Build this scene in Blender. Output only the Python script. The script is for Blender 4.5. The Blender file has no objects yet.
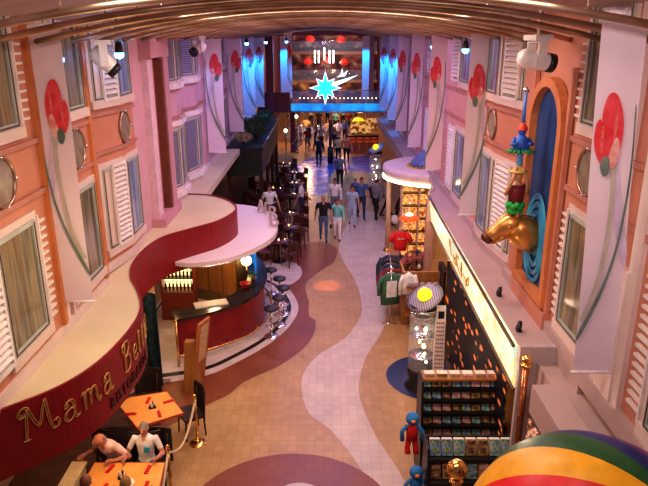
import bpy, bmesh, math, random
from mathutils import Vector, Matrix
random.seed(7)
C = bpy.context.scene.collection
PI = math.pi
R = math.radians

# ------------------------------------------------------------------ materials
MATS = {}
def mat(name, col, rough=.5, metal=0., emit=0., col2=None, scale=8., tex='noise', ecol=None, bump=0., alpha=1., trans=0., spec=.5, coat=0.):
    if name in MATS: return MATS[name]
    m = bpy.data.materials.new(name); m.use_nodes = True
    nt = m.node_tree; b = nt.nodes['Principled BSDF']; L = nt.links
    b.inputs['Roughness'].default_value = rough; b.inputs['Metallic'].default_value = metal
    b.inputs['Specular IOR Level'].default_value = spec
    if coat: b.inputs['Coat Weight'].default_value = coat
    tc = nt.nodes.new('ShaderNodeTexCoord')
    c1 = (*col, 1); c2 = (*(col2 if col2 else [min(1, c*1.18+.004) for c in col]), 1)
    ramp = nt.nodes.new('ShaderNodeValToRGB')
    if tex == 'noise':
        t = nt.nodes.new('ShaderNodeTexNoise'); t.inputs['Scale'].default_value = scale; t.inputs['Detail'].default_value = 3
        L.new(tc.outputs['Object'], t.inputs['Vector']); out = t.outputs['Fac']
        ramp.color_ramp.elements[0].position = .35; ramp.color_ramp.elements[1].position = .65
    elif tex == 'bandz' or tex == 'bandy' or tex == 'bandx':
        t = nt.nodes.new('ShaderNodeTexWave'); t.bands_direction = {'z':'Z','y':'Y','x':'X'}[tex[-1]]; t.inputs['Scale'].default_value = scale
        t.inputs['Distortion'].default_value = .3
        L.new(tc.outputs['Object'], t.inputs['Vector']); out = t.outputs['Fac']
        ramp.color_ramp.elements[0].position = .3; ramp.color_ramp.elements[1].position = .6
    elif tex == 'spots':
        t = nt.nodes.new('ShaderNodeTexVoronoi'); t.inputs['Scale'].default_value = scale
        mp = nt.nodes.new('ShaderNodeMapping'); mp.inputs['Scale'].default_value = (1, .42, 1)
        L.new(tc.outputs['Object'], mp.inputs['Vector']); L.new(mp.outputs['Vector'], t.inputs['Vector']); out = t.outputs['Distance']
        ramp.color_ramp.elements[0].position = .16; ramp.color_ramp.elements[1].position = .30
        ramp.color_ramp.elements[0].color = c2; ramp.color_ramp.elements[1].color = c1
    elif tex == 'wood':
        mp = nt.nodes.new('ShaderNodeMapping'); mp.inputs['Scale'].default_value = (1, 1, .15)
        t = nt.nodes.new('ShaderNodeTexNoise'); t.inputs['Scale'].default_value = scale; t.inputs['Detail'].default_value = 5
        L.new(tc.outputs['Object'], mp.inputs['Vector']); L.new(mp.outputs['Vector'], t.inputs['Vector']); out = t.outputs['Fac']
        ramp.color_ramp.elements[0].position = .3; ramp.color_ramp.elements[1].position = .7
    elif tex == 'tile':
        t = nt.nodes.new('ShaderNodeTexBrick'); t.offset = 0; t.inputs['Scale'].default_value = 1
        t.inputs['Brick Width'].default_value = scale; t.inputs['Row Height'].default_value = scale
        t.inputs['Mortar Size'].default_value = .004; t.inputs['Bias'].default_value = 0
        t.inputs['Color1'].default_value = (1, 1, 1, 1); t.inputs['Color2'].default_value = (.55, .55, .55, 1); t.inputs['Mortar'].default_value = (0, 0, 0, 1)
        L.new(tc.outputs['Object'], t.inputs['Vector']); out = t.outputs['Color']
        ramp.color_ramp.elements[0].position = .0; ramp.color_ramp.elements[1].position = 1
    if tex != 'spots':
        ramp.color_ramp.elements[0].color = c1; ramp.color_ramp.elements[1].color = c2
    L.new(out, ramp.inputs['Fac'])
    csrc = ramp.outputs['Color']
    if tex == 'tile':
        n = nt.nodes.new('ShaderNodeTexNoise'); n.inputs['Scale'].default_value = 1.3; n.inputs['Detail'].default_value = 4
        L.new(tc.outputs['Object'], n.inputs['Vector'])
        mx = nt.nodes.new('ShaderNodeMix'); mx.data_type = 'RGBA'; mx.blend_type = 'MULTIPLY'; mx.inputs[0].default_value = .5
        L.new(csrc, mx.inputs[6]); L.new(n.outputs['Fac'], mx.inputs[7]); csrc = mx.outputs[2]
        g = nt.nodes.new('ShaderNodeGamma'); g.inputs['Gamma'].default_value = .85; L.new(csrc, g.inputs[0]); csrc = g.outputs[0]
        mr = nt.nodes.new('ShaderNodeMapRange'); mr.inputs['To Min'].default_value = rough-.08; mr.inputs['To Max'].default_value = rough+.12
        L.new(n.outputs['Fac'], mr.inputs['Value']); L.new(mr.outputs['Result'], b.inputs['Roughness'])
    L.new(csrc, b.inputs['Base Color'])
    if emit:
        if ecol: b.inputs['Emission Color'].default_value = (*ecol, 1)
        else: L.new(csrc, b.inputs['Emission Color'])
        b.inputs['Emission Strength'].default_value = emit
    if bump:
        bp = nt.nodes.new('ShaderNodeBump'); bp.inputs['Strength'].default_value = bump; bp.inputs['Distance'].default_value = .02
        L.new(out, bp.inputs['Height']); L.new(bp.outputs['Normal'], b.inputs['Normal'])
    if trans:
        b.inputs['Transmission Weight'].default_value = trans; b.inputs['IOR'].default_value = 1.1
    if alpha < 1: b.inputs['Alpha'].default_value = alpha
    MATS[name] = m; return m

def rampmat(name, stops, scale=1.2, emit=0., rough=.4, axis=None, detail=3):
    """noise driven multi colour ramp"""
    if name in MATS: return MATS[name]
    m = mat(name, (1, 1, 1), rough=rough, emit=emit or 0, scale=scale)
    for n in m.node_tree.nodes:
        if n.type == 'VALTORGB':
            r = n.color_ramp
            while len(r.elements) > 2: r.elements.remove(r.elements[-1])
            r.elements[0].position = stops[0][0]; r.elements[0].color = (*stops[0][1], 1)
            r.elements[1].position = stops[-1][0]; r.elements[1].color = (*stops[-1][1], 1)
            for p, c in stops[1:-1]:
                e = r.elements.new(p); e.color = (*c, 1)
        if n.type == 'TEX_NOISE':
            n.inputs['Detail'].default_value = detail
            if 'curtained' in name or 'blueish' in name:
                nt = m.node_tree; mp = nt.nodes.new('ShaderNodeMapping'); mp.inputs['Scale'].default_value = (2.2, 2.2, .18)
                tc = [q for q in nt.nodes if q.type == 'TEX_COORD'][0]
                nt.links.new(tc.outputs['Object'], mp.inputs['Vector']); nt.links.new(mp.outputs['Vector'], n.inputs['Vector'])
    return m

orange_w = mat('salmon_wall_paint', (.56, .235, .155), .6, col2=(.61, .27, .185), scale=2)
pinklit_wall = mat('salmon_wall_pinklit', (.60, .36, .42), .6, col2=(.65, .40, .46), scale=2)  # salmon wall with the pink light put into its colour
pier_m = mat('rose_pier_paint', (.55, .28, .33), .6, col2=(.60,.32,.36), scale=2)
cream = mat('cream_moulding', (.70, .56, .51), .5, col2=(.75, .61, .56), scale=3)
rail_m = mat('mauve_moulding', (.45, .20, .15), .5, scale=3)
white_sh = mat('white_shutter_paint', (.74, .68, .66), .45, scale=5)
ledge_m = mat('ledge_paint', (.64, .55, .36), .55, col2=(.70, .61, .41), scale=1.2)
ledge_r = mat('ledge_paint_mauve', (.46, .34, .33), .55, col2=(.51, .38, .37), scale=1.2)
fascia_m = mat('crimson_fascia', (.22, .004, .012), .45, col2=(.26, .006, .015), scale=2)
brass = mat('brass', (.72, .42, .16), .25, 1., scale=20)
goldm = mat('polished_gold', (.85, .55, .18), .18, 1., scale=3)
chrome = mat('chrome', (.75, .75, .78), .18, 1., scale=10)
rodm = mat('copper_rod', (.36, .23, .14), .3, .9, col2=(.60, .46, .36), scale=1.5)
blackm = mat('black_paint', (.012, .011, .012), .4, scale=12)
darkwood = mat('dark_stained_wood', (.035, .012, .009), .35, col2=(.075, .025, .015), scale=9, tex='wood')
oak = mat('honey_wood', (.30, .12, .035), .4, col2=(.44, .20, .06), scale=9, tex='wood')
tabletop_m = mat('orange_laminate', (.85, .38, .08), .35, col2=(.92, .46, .12), scale=6, tex='wood')
redwood = mat('red_edge', (.45, .07, .03), .4)
pane_near = rampmat('window_glass_curtained', [(.3, (.05, .035, .03)), (.45, (.16, .13, .09)), (.55, (.30, .25, .15)), (.7, (.10, .10, .09))], 2.0, rough=.12)
pane_far = rampmat('window_glass_blueish', [(.3, (.05, .06, .10)), (.5, (.20, .26, .42)), (.7, (.36, .40, .62))], 2.2, rough=.1)
pane_blind = mat('window_glass_blinds', (.07, .08, .13), .2, col2=(.36, .34, .46), scale=6.5, tex='bandz')
frame_m = mat('grey_green_frame', (.42, .45, .42), .4, scale=5)
frame_d = mat('dark_bronze_frame', (.10, .06, .045), .35)
fabric = mat('banner_fabric', (.80, .66, .73), .7, col2=(.85, .72, .79), scale=1.5)
petal = mat('tulip_red', (.70, .03, .04), .6, col2=(.82, .10, .12), scale=6)
petal2 = mat('tulip_pink', (.74, .26, .22), .6)
stem_m = mat('tulip_stem', (.48, .44, .36), .7, col2=(.58, .54, .47), scale=5)
leaf_m = mat('tulip_leaf', (.10, .16, .13), .7, col2=(.22, .28, .24), scale=3)
lilac_m = mat('tulip_lilac', (.58, .50, .64), .7)
niche_blue = mat('niche_blue', (.01, .05, .17), .35, col2=(.015, .08, .24), scale=3)
ripple_m = mat('ripple_blue', (.03, .25, .48), .25, col2=(.08, .40, .62), scale=4)
niche_frame_m = mat('niche_orange', (.56, .20, .07), .45, scale=3)
bronze = mat('golden_bronze', (.62, .27, .07), .3, .75, col2=(.80, .42, .14), scale=5)
bronze_d = mat('dark_bronze', (.13, .05, .025), .4, .5)
glassr = mat('clear_glass', (.85, .9, .95), .03, alpha=.22, spec=.6)

# ------------------------------------------------------------------ mesh builder
class MB:
    def __init__(s): s.v = []; s.f = []; s.m = []; s.sm = []; s.mi = 0
    def add(s, verts, faces, smooth=False):
        o = len(s.v); s.v += [Vector(v) for v in verts]
        for f in faces: s.f.append([i+o for i in f]); s.m.append(s.mi); s.sm.append(smooth)
    def hexa(s, p):   # 8 points: bottom 4 ccw, top 4 ccw
        s.add(p, [(3,2,1,0),(4,5,6,7),(0,1,5,4),(1,2,6,5),(2,3,7,6),(3,0,4,7)])
    def box(s, x0, x1, y0, y1, z0, z1):
        s.hexa([(x0,y0,z0),(x1,y0,z0),(x1,y1,z0),(x0,y1,z0),(x0,y0,z1),(x1,y0,z1),(x1,y1,z1),(x0,y1,z1)])
    def obox(s, c, size, rz=0, M=None):
        a, b, h = size[0]/2, size[1]/2, size[2]/2
        T = Matrix.Translation(c) @ (M if M is not None else Matrix.Rotation(rz, 4, 'Z'))
        s.hexa([T @ Vector(p) for p in [(-a,-b,-h),(a,-b,-h),(a,b,-h),(-a,b,-h),(-a,-b,h),(a,-b,h),(a,b,h),(-a,b,h)]])
    def prism(s, poly, z0, z1, flip=False):
        n = len(poly); v = [(p[0],p[1],z0) for p in poly]+[(p[0],p[1],z1) for p in poly]
        s.add(v, [tuple(reversed(range(n))), tuple(range(n,2*n))]+[(i,(i+1)%n,(i+1)%n+n,i+n) for i in range(n)])
    def loft(s, path, radii, side=None, n=10, caps=True, smooth=True):
        """tube along path, radii: number or (rx, ry)"""
        P = [Vector(p) for p in path]; rings = []
        prev = None
        for i, p in enumerate(P):
            if i == 0: d = P[1]-P[0]
            elif i == len(P)-1: d = P[-1]-P[-2]
            else: d = (P[i+1]-P[i]).normalized()+(P[i]-P[i-1]).normalized()
            if d.length < 1e-9: d = Vector((0,0,1))
            d.normalize()
            if side is not None: a = Vector(side)
            elif prev is not None: a = prev
            else: a = Vector((1,0,0)) if abs(d.x) < .9 else Vector((0,1,0))
            a = (a - d*a.dot(d))
            if a.length < 1e-6: a = d.orthogonal()
            a.normalize(); b = d.cross(a); prev = a
            r = radii[i] if isinstance(radii, (list, tuple)) else radii
            rx, ry = r if isinstance(r, (list, tuple)) else (r, r)
            rings.append([p+a*rx*math.cos(2*PI*k/n)+b*ry*math.sin(2*PI*k/n) for k in range(n)])
        v = [q for r_ in rings for q in r_]; f = []
        for i in range(len(P)-1):
            for k in range(n): f.append((i*n+k, i*n+(k+1)%n, (i+1)*n+(k+1)%n, (i+1)*n+k))
        if caps: f.append(tuple(reversed(range(n)))); f.append(tuple(range((len(P)-1)*n, len(P)*n)))
        s.add(v, f, smooth)
    def cyl(s, p0, p1, r0, r1=None, n=14): s.loft([p0, p1], [r0, r0 if r1 is None else r1], n=n)
    def lathe(s, prof, c=(0,0,0), n=20, M=None, a0=0, a1=2*PI):
        full = abs(a1-a0-2*PI) < 1e-6; k = n if full else n+1; v = []
        for (r, z) in prof:
            for i in range(k):
                a = a0+(a1-a0)*i/n; p = Vector((r*math.cos(a), r*math.sin(a), z))
                if M is not None: p = M @ p
                v.append(p+Vector(c))
        f = []
        for j in range(len(prof)-1):
            for i in range(k if full else k-1):
                i2 = (i+1) % k
                f.append((j*k+i, j*k+i2, (j+1)*k+i2, (j+1)*k+i))
        s.add(v, f, True)
    def ball(s, c, r, n=12, M=None):
        r = r if isinstance(r, (list, tuple)) else (r, r, r)
        m = n//2+1; v = []
        for j in range(m+1):
            t = PI*j/m
            for i in range(n):
                a = 2*PI*i/n; p = Vector((r[0]*math.sin(t)*math.cos(a), r[1]*math.sin(t)*math.sin(a), -r[2]*math.cos(t)))
                if M is not None: p = M @ p
                v.append(p+Vector(c))
        f = [(j*n+i, j*n+(i+1)%n, (j+1)*n+(i+1)%n, (j+1)*n+i) for j in range(m) for i in range(n)]
        s.add(v, f, True)
    def build(s, name, mats, parent=None, world=True):
        me = bpy.data.meshes.new(name)
        vs = s.v
        if parent is not None and world:
            inv = (Matrix.Translation(parent.location) @ parent.rotation_euler.to_matrix().to_4x4()).inverted()
            pp = parent.parent
            vs = [inv @ v for v in vs] if pp is None else vs
            if pp is not None:
                inv2 = (Matrix.Translation(pp.location) @ pp.rotation_euler.to_matrix().to_4x4()).inverted()
                vs = [inv @ (inv2 @ v) for v in s.v]
        me.from_pydata([tuple(v) for v in vs], [], s.f)
        if not isinstance(mats, (list, tuple)): mats = [mats]
        for m in mats: me.materials.append(m)
        for p, mi, sm in zip(me.polygons, s.m, s.sm): p.material_index = min(mi, len(mats)-1); p.use_smooth = sm
        bm = bmesh.new(); bm.from_mesh(me)
        bmesh.ops.remove_doubles(bm, verts=bm.verts, dist=1e-5)
        bmesh.ops.recalc_face_normals(bm, faces=bm.faces); bm.to_mesh(me); bm.free()
        o = bpy.data.objects.new(name, me); C.objects.link(o)
        if parent is not None: o.parent = parent
        return o

def tag(o, label, cat, group=None, kind=None):
    o['label'] = label; o['category'] = cat
    if group: o['group'] = group
    if kind: o['kind'] = kind
    return o
def thing(name, label, cat, loc=(0,0,0), rz=0, group=None):
    o = bpy.data.objects.new(name, None); C.objects.link(o); o.empty_display_size = .1
    o.location = loc; o.rotation_euler = (0, 0, rz)
    return tag(o, label, cat, group)
def struct(o): o['kind'] = 'structure'; return o
def dup(root, loc, rz=0, label=None, group=None):
    r = root.copy(); C.objects.link(r); r.location = loc; r.rotation_euler = (0, 0, rz)
    if label: r['label'] = label
    if group: r['group'] = group
    for ch in list(root.children):
        c = ch.copy(); C.objects.link(c); c.parent = r
        for g in list(ch.children):
            d = g.copy(); C.objects.link(d); d.parent = c
    return r
def smooth_curve(pts, k=6, closed=False):
    P = [Vector((*p, 0)) if len(p) == 2 else Vector(p) for p in pts]; n = len(P); out = []
    rng = range(n if closed else n-1)
    for i in rng:
        p0 = P[(i-1) % n] if closed or i > 0 else P[0]
        p1 = P[i]; p2 = P[(i+1) % n]
        p3 = P[(i+2) % n] if closed or i+2 < n else P[-1]
        for j in range(k):
            t = j/k
            out.append(.5*((2*p1)+(-p0+p2)*t+(2*p0-5*p1+4*p2-p3)*t*t+(-p0+3*p1-3*p2+p3)*t**3))
    if not closed: out.append(P[-1])
    return out
def text_verts(s, size=1.0, extrude=.02):
    cu = bpy.data.curves.new('t', 'FONT'); cu.body = s; cu.size = size; cu.extrude = extrude; cu.resolution_u = 3
    o = bpy.data.objects.new('t', cu); C.objects.link(o)
    dg = bpy.context.evaluated_depsgraph_get(); me = bpy.data.meshes.new_from_object(o.evaluated_get(dg))
    v = [x.co.copy() for x in me.vertices]; f = [tuple(p.vertices) for p in me.polygons]
    bpy.data.objects.remove(o); bpy.data.curves.remove(cu); bpy.data.meshes.remove(me)
    return v, f

# ------------------------------------------------------------------ camera
cam = bpy.data.cameras.new('camera'); cam.lens = 35; cam.sensor_width = 36
co = bpy.data.objects.new('camera', cam); C.objects.link(co)
co.location = (0, 0, 7.3); co.rotation_euler = (PI/2-math.atan(207/630), 0, 0)
bpy.context.scene.camera = co
bpy.context.scene.view_settings.view_transform = 'Standard'
bpy.context.scene.view_settings.exposure = 0
bpy.context.scene.view_settings.look = 'Medium High Contrast'

XL, XR = -3.85, 3.36
LZ = 3.1

# ------------------------------------------------------------------ floor
f = MB()
f_base = mat('floor_tan_tile', (.46, .23, .075), .30, col2=(.64, .38, .15), scale=.17, tex='tile')
f_red = mat('floor_red_tile', (.21, .045, .02), .32, col2=(.29, .08, .035), scale=.17, tex='tile')
f_cream = mat('floor_cream_tile', (.58, .43, .34), .30, col2=(.82, .66, .55), scale=.17, tex='tile')
f_white = mat('floor_marble', (.62, .54, .50), .25, scale=3)
f_black = mat('floor_black_inlay', (.015, .018, .02), .25)
f_plank = mat('floor_restaurant', (.09, .04, .025), .4, col2=(.14, .065, .04), scale=5)
f_blue_light = mat('floor_blue_light', (.05, .08, .45), .25, col2=(.08, .16, .65), scale=.17, tex='tile')
FM = [f_base, f_red, f_cream, f_white, f_black, f_plank, f_blue_light]
def inlay(pts, mi, z, k=6):
    f.mi = mi; c = smooth_curve(pts, k, True); f.add([(p.x, p.y, z) for p in c], [tuple(range(len(c)))])
f.mi = 0; f.add([(-9,-1,0),(9,-1,0),(9,75,0),(-9,75,0)], [(0,1,2,3)])
f.mi = 0; f.add([(-9,-1,-.2),(9,-1,-.2),(9,75,-.2),(-9,75,-.2)], [(3,2,1,0)])
# red sweep beside the bar
inlay([(-4.2,10.6),(-2.3,11.55),(-1.75,12.35),(-1.0,13.1),(-.42,14.1),(-.22,15.2),(-.40,16.6),(-.55,17.6),(-.5,18.4),(.05,19.6),(.35,20.2),(.45,21.6),(-.1,22.4),(-.9,21.9),(-1.6,20.6),(-4.2,21)], 1, .002)
# cream wave
inlay([(.75,7.6),(.79,8.92),(.2,10.4),(-.30,11.1),(-.48,11.95),(-.46,12.7),(-.15,13.55),(.55,14.5),(1.0,15.8),(1.08,17.0),(.95,18.6),(.6,20.6),(.55,22.2),(.9,24.5),(1.4,26.5),(2.2,26.5),(2.6,24),(2.3,21),(1.9,18),(1.75,16.4),(1.55,15.0),(1.05,13.6),(.82,12.6),(.76,11.7),(.98,10.4),(1.35,9.2),(1.6,7.8)], 2, .003)
# red circle at the bottom with cream eye
inlay([(-.55+1.75*math.cos(a*PI/8), 8.05+1.75*math.sin(a*PI/8)) for a in range(16)], 1, .0045)
inlay([(-.42+.42*math.cos(a*PI/6), 8.62+.38*math.sin(a*PI/6)) for a in range(12)], 2, .006)
# tan tongue
inlay([(-.4,15.8),(.1,15.9),(.3,17.6),(.0,18.9),(-.35,18.2)], 0, .004)
# bar ring
RING = [(-4.6,12.0),(-3.83,12.2),(-2.68,12.59),(-1.99,13.28),(-1.35,14.17),(-.9,15.21),(-.72,16.32),(-.95,17.42),(-1.35,18.3),(-2.4,19.2),(-4.6,19.4)]
def shrink(pts, s, c=(-3.6,16.0)): return [(c[0]+(x-c[0])*s, c[1]+(y-c[1])*s) for x, y in pts]
inlay(RING, 3, .006); inlay(shrink(RING,.93), 4, .008); inlay(shrink(RING,.885), 3, .010)
inlay([(-2.2,17.9),(-1.15,18.0),(-.72,18.9),(-.95,20.0),(-1.9,20.3),(-2.6,19.6)], 3, .007)
f.mi = 5; f.add([(-9,4,.004),(-3.0,4,.004),(-2.95,8.5,.004),(-3.3,11.2,.004),(-3.6,12.05,.004),(-9,12.0,.004)], [(0,1,2,3,4,5)])
# pool of blue light painted into the floor farther down
inlay([(-1.5,31),(-.6,29.4),(.4,30.6),(.2,33),(.8,35.5),(2.8,34.8),(3.4,36.8),(3.2,40.5),(1.5,39.5),(-.2,40),(-1.2,38.5),(-1.9,35)], 6, .004)
fl = struct(f.build('floor', FM))

# ------------------------------------------------------------------ walls
wl = MB()
PLANL = [(-3.85,2.5),(-3.85,10.42),(-4.04,10.7),(-4.04,11.12),(-3.86,11.98),(-3.86,12.9),(-3.95,12.95),(-3.95,15.55),(-4.05,15.62),(-3.82,16.6),(-3.86,17.3),(-4.0,18.05),(-4.05,18.15),(-3.82,19.0),(-3.86,19.7),(-4.0,20.4),(-3.9,20.6),(-3.9,34.5)]
PLANR = [(3.40,2.5),(3.38,10.9),(3.5,11.05),(3.36,12.3),(3.36,13.3),(3.45,13.4),(3.45,36)]
def wallmesh(plan, sgn, z0, z1, name, split):
    b = MB()
    for i in range(len(plan)-1):
        (xa,ya),(xb,yb) = plan[i], plan[i+1]
        b.mi = 0 if (ya+yb)/2 < split else 1  # far stretch takes the colour with pink light painted in
        t = .25*sgn
        b.hexa([(xa,ya,z0),(xb,yb,z0),(xb+t,yb,z0),(xa+t,ya,z0),(xa,ya,z1),(xb,yb,z1),(xb+t,yb,z1),(xa+t,ya,z1)])
    return b
b = wallmesh(PLANL, -1, 3.02, 8.3, 'wall_left', 12.92)
b.mi = 2; b.box(-5.6, -5.4, 2.5, 36, 0, 2.3)
struct(b.build('wall_left', [orange_w, pinklit_wall, mat('restaurant_wall', (.50, .36, .26), .6, col2=(.62,.45,.28), scale=1)]))
b = wallmesh(PLANR, 1, 2.2, 8.3, 'wall_right', 13.4)
b.mi = 2; b.box(5.4, 5.6, 2.5, 42, 0, 2.3)
struct(b.build('wall_right', [orange_w, mat('right_wall_far', (.62,.32,.28), .6), mat('shop_wall', (.55, .30, .15), .6, col2=(.7,.45,.2), scale=1)]))

# generic element placed on a wall segment
class Seg:
    def __init__(s, a, b, side):   # side: +1 room lies toward +x (left wall), -1 right wall
        s.a = Vector((*a, 0)); s.b = Vector((*b, 0)); s.u = (s.b-s.a).normalized(); s.L = (s.b-s.a).length
        n = Vector((s.u.y, -s.u.x, 0))
        s.n = n if n.x*side > 0 else -n
    def box(s, m, u0, u1, n0, n1, z0, z1):
        p = [s.a+s.u*u+s.n*n for (u, n) in [(u0,n0),(u1,n0),(u1,n1),(u0,n1)]]
        m.hexa([(q.x,q.y,z0) for q in p]+[(q.x,q.y,z1) for q in p])
win_n = 0
trim_n = 0
def shutter(parent, seg, u0, u1, z0, z1, off=.04):
    m = MB(); t = .045
    seg.box(m, u0, u0+t, off, off+.05, z0, z1); seg.box(m, u1-t, u1, off, off+.05, z0, z1)
    seg.box(m, u0+t, u1-t, off, off+.05, z0, z0+t*1.3); seg.box(m, u0+t, u1-t, off, off+.05, z1-t*1.3, z1)
    sh = m.build('shutter', white_sh, parent)
    n = max(4, int((z1-z0-.1)/.095)); m = MB()
    for i in range(n):
        z = z0+.09+(z1-z0-.18)*(i+.5)/n
        p = [seg.a+seg.u*(u0+t)+seg.n*(off), seg.a+seg.u*(u1-t)+seg.n*(off), seg.a+seg.u*(u1-t)+seg.n*(off+.06), seg.a+seg.u*(u0+t)+seg.n*(off+.06)]
        zz = [z+.03, z+.03, z-.02, z-.02]
        m.hexa([(q.x,q.y,h) for q, h in zip(p, zz)]+[(q.x,q.y,h+.018) for q, h in zip(p, zz)])
    m.build('louvres', white_sh, sh)
    m = MB(); seg.box(m, u0+t, u1-t, .005, .015, z0+.05, z1-.05); m.build('shutter_backing', rail_m, sh)
    return sh
def comb(parent, seg, u0, u1, z0, z1):
    m = MB(); a, c = (u0, u1)
    seg.box(m, a, a+.03, .0, .06, z0, z1); sh = m.build('shutter_stile', white_sh, parent)
    n = int((z1-z0)/.115)
    m = MB()
    for i in range(n):
        z = z0+.05+(z1-z0-.1)*(i+.5)/n; seg.box(m, a+.03, c, .0, .055, z-.016, z+.016)
    m.build('louvres', white_sh, sh)
def window(seg, u0, u1, z0, z1, pane, sh=(), sill=True, fm=None, vert=1):
    """window structure on a wall segment, sh: list of (u0,u1) shutters"""
    global win_n; win_n += 1
    mid = seg.a+seg.u*((u0+u1)/2)
    r = bpy.data.objects.new('window_%d' % win_n, None); C.objects.link(r); r.location = (mid.x, mid.y, z0); struct(r)
    m = MB(); t = .06; fm = fm or frame_m
    seg.box(m, u0, u0+t, 0, .05, z0, z1); seg.box(m, u1-t, u1, 0, .05, z0, z1)
    seg.box(m, u0+t, u1-t, 0, .05, z0, z0+t); seg.box(m, u0+t, u1-t, 0, .05, z1-t, z1)
    m.build('window_frame', fm, r)
    m = MB(); seg.box(m, u0+t, u1-t, .0, .02, z0+t, z1-t); m.build('pane', pane, r)
    m = MB(); 
    seg.box(m, u0-.1, u0, 0, .03, z0-.1, z1+.1); seg.box(m, u1, u1+.1, 0, .03, z0-.1, z1+.1); seg.box(m, u0, u1, 0, .03, z1, z1+.1)
    seg.box(m, u0-.1, u1+.1, 0, .07, z0-.14, z0)
    m.build('window_surround', cream, r)
    m = MB(); seg.box(m, u0+.015, u0+.035, .05, .06, z0+.03, z1-.03); seg.box(m, u1-.035, u1-.015, .05, .06, z0+.03, z1-.03)
    seg.box(m, u0+.015, u1-.015, .05, .06, z0+.015, z0+.035); m.build('glazing_bead', frame_d, r)
    for (a, c) in sh:
        if c-a < .36 and seg.a.y == 0 and u0 < 10: comb(r, seg, a, c, z0-.03, z1+.03)
        else: shutter(r, seg, a, c, z0-.03, z1+.03)
    return r
def trim(m, mt):
    global trim_n; trim_n += 1
    return struct(m.build('trim_%d' % trim_n, mt))
Z0, Z1, Z2, Z3 = 3.5, 5.02, 6.22, 7.85
def segs(plan, i, side): return Seg(plan[i], plan[i+1], side)
def yseg(x, y0, y1, side): return Seg((x,y0),(x,y1), side)
# left wall
sL = yseg(-3.85, 0, 1, 1)
for (z0, z1) in ((Z0,Z1),(Z2,Z3)):
    window(sL, 6.95, 7.95, z0, z1, pane_near, [(8.02, 8.24), (6.42, 6.86)])
    window(sL, 8.98, 10.22, z0, z1, pane_near)
    window(Seg((-4.04,11.12),(-3.86,11.98),1), .06, .84, z0, z1, cream, [(.34,.84)])
    window(Seg((-3.86,11.98),(-3.86,12.9),1), .08, .82, z0, z1, pane_far)
    for (a, c) in (((-4.05,15.62),(-3.82,16.6)), ((-3.82,16.6),(-3.86,17.3)), ((-4.05,18.15),(-3.82,19.0)), ((-3.82,19.0),(-3.86,19.7))):
        s_ = Seg(a, c, 1); window(s_, .06, s_.L-.06, z0, z1, pane_blind if a[0] < -4 else pane_far)
    s_ = yseg(-3.9, 0, 1, 1)
    for y in (22.3, 24.2, 28.2, 30.2): window(s_, y, y+1.1, z0, z1, pane_blind, [(y-.55, y-.1)])
# right wall
sR = yseg(3.40, 0, 1, -1); 
for (z0, z1) in ((Z0-.1,Z1),(Z2,Z3)):
    window(sR, 4.4, 5.7, z0, z1, pane_near, [(5.8, 6.1)])
    window(sR, 7.25, 8.3, z0, z1, pane_near, [(8.34, 8.54)])
    s_ = Seg((3.5,11.05),(3.36,12.3),-1)
    window(s_, .12, 1.2, z0, z1, cream, [(.3, 1.0)])
    s_ = yseg(3.36, 0, 1, -1); window(s_, 12.42, 13.2, z0, z1, pane_far)
    s_ = yseg(3.45, 0, 1, -1)
    for y in (15.3, 19.4, 23.4, 27.2, 31.0): window(s_, y, y+1.0, z0, z1, pane_far, [(y+1.1, y+1.9)])
# mouldings
def rails(seg_list, z0, z1, h, name=None, mt=rail_m, d=.05):
    m = MB()
    for s_ in seg_list: s_.box(m, 0, s_.L, 0, d, z0, z0+h); s_.box(m, 0, s_.L, 0, d, z1, z1+h)
    trim(m, mt)
allL = [Seg(PLANL[i], PLANL[i+1], 1) for i in range(len(PLANL)-1) if not (12.9 <= PLANL[i][1] < 15.5)]
allR = [Seg((3.40,2.5),(3.39,8.59),-1), Seg((3.385,10.26),(3.38,10.9),-1)]+[Seg(PLANR[i], PLANR[i+1], -1) for i in range(1, len(PLANR)-1)]
rails(allL, 5.27, 5.95, .07); rails(allR, 5.27, 5.95, .07)
m = MB()
for s_ in allL[:5]: s_.box(m, 0, s_.L, 0, .05, LZ, LZ+.16)
for s_ in allL[5:]: s_.box(m, 0, s_.L, 0, .05, LZ, LZ+.16)
trim(m, cream)
m = MB()
for s_ in allR: s_.box(m, 0, s_.L, 0, .1, LZ-.1, LZ+.16)
trim(m, ledge_r)
# vertical corner posts (salmon)
m = MB()
for y in (8.42, 10.3): m.box(-3.86, -3.79, y, y+.1, 3.26, 8.2)
trim(m, niche_frame_m)
m = MB()
for y in (8.62, 8.86): m.box(-3.86, -3.80, y-.06, y+.04, 3.26, 8.2)
trim(m, cream)
m = MB()
for y in (6.35, 6.9): m.box(3.33, 3.40, y-.1, y+.1, 3.26, 8.2)
m.box(3.30,3.40,6.4,6.8,3.2,4.85)
trim(m, cream)
# white sill bands of the far bays
m = MB()
for i in (8, 9, 12, 13):
    s_ = Seg(PLANL[i], PLANL[i+1], 1); s_.box(m, 0, s_.L, 0, .12, 6.02, 6.16); s_.box(m, 0, s_.L, 0, .12, 5.1, 5.24); s_.box(m, 0, s_.L, 0, .14, 3.26, 3.4)
trim(m, white_sh)

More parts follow.
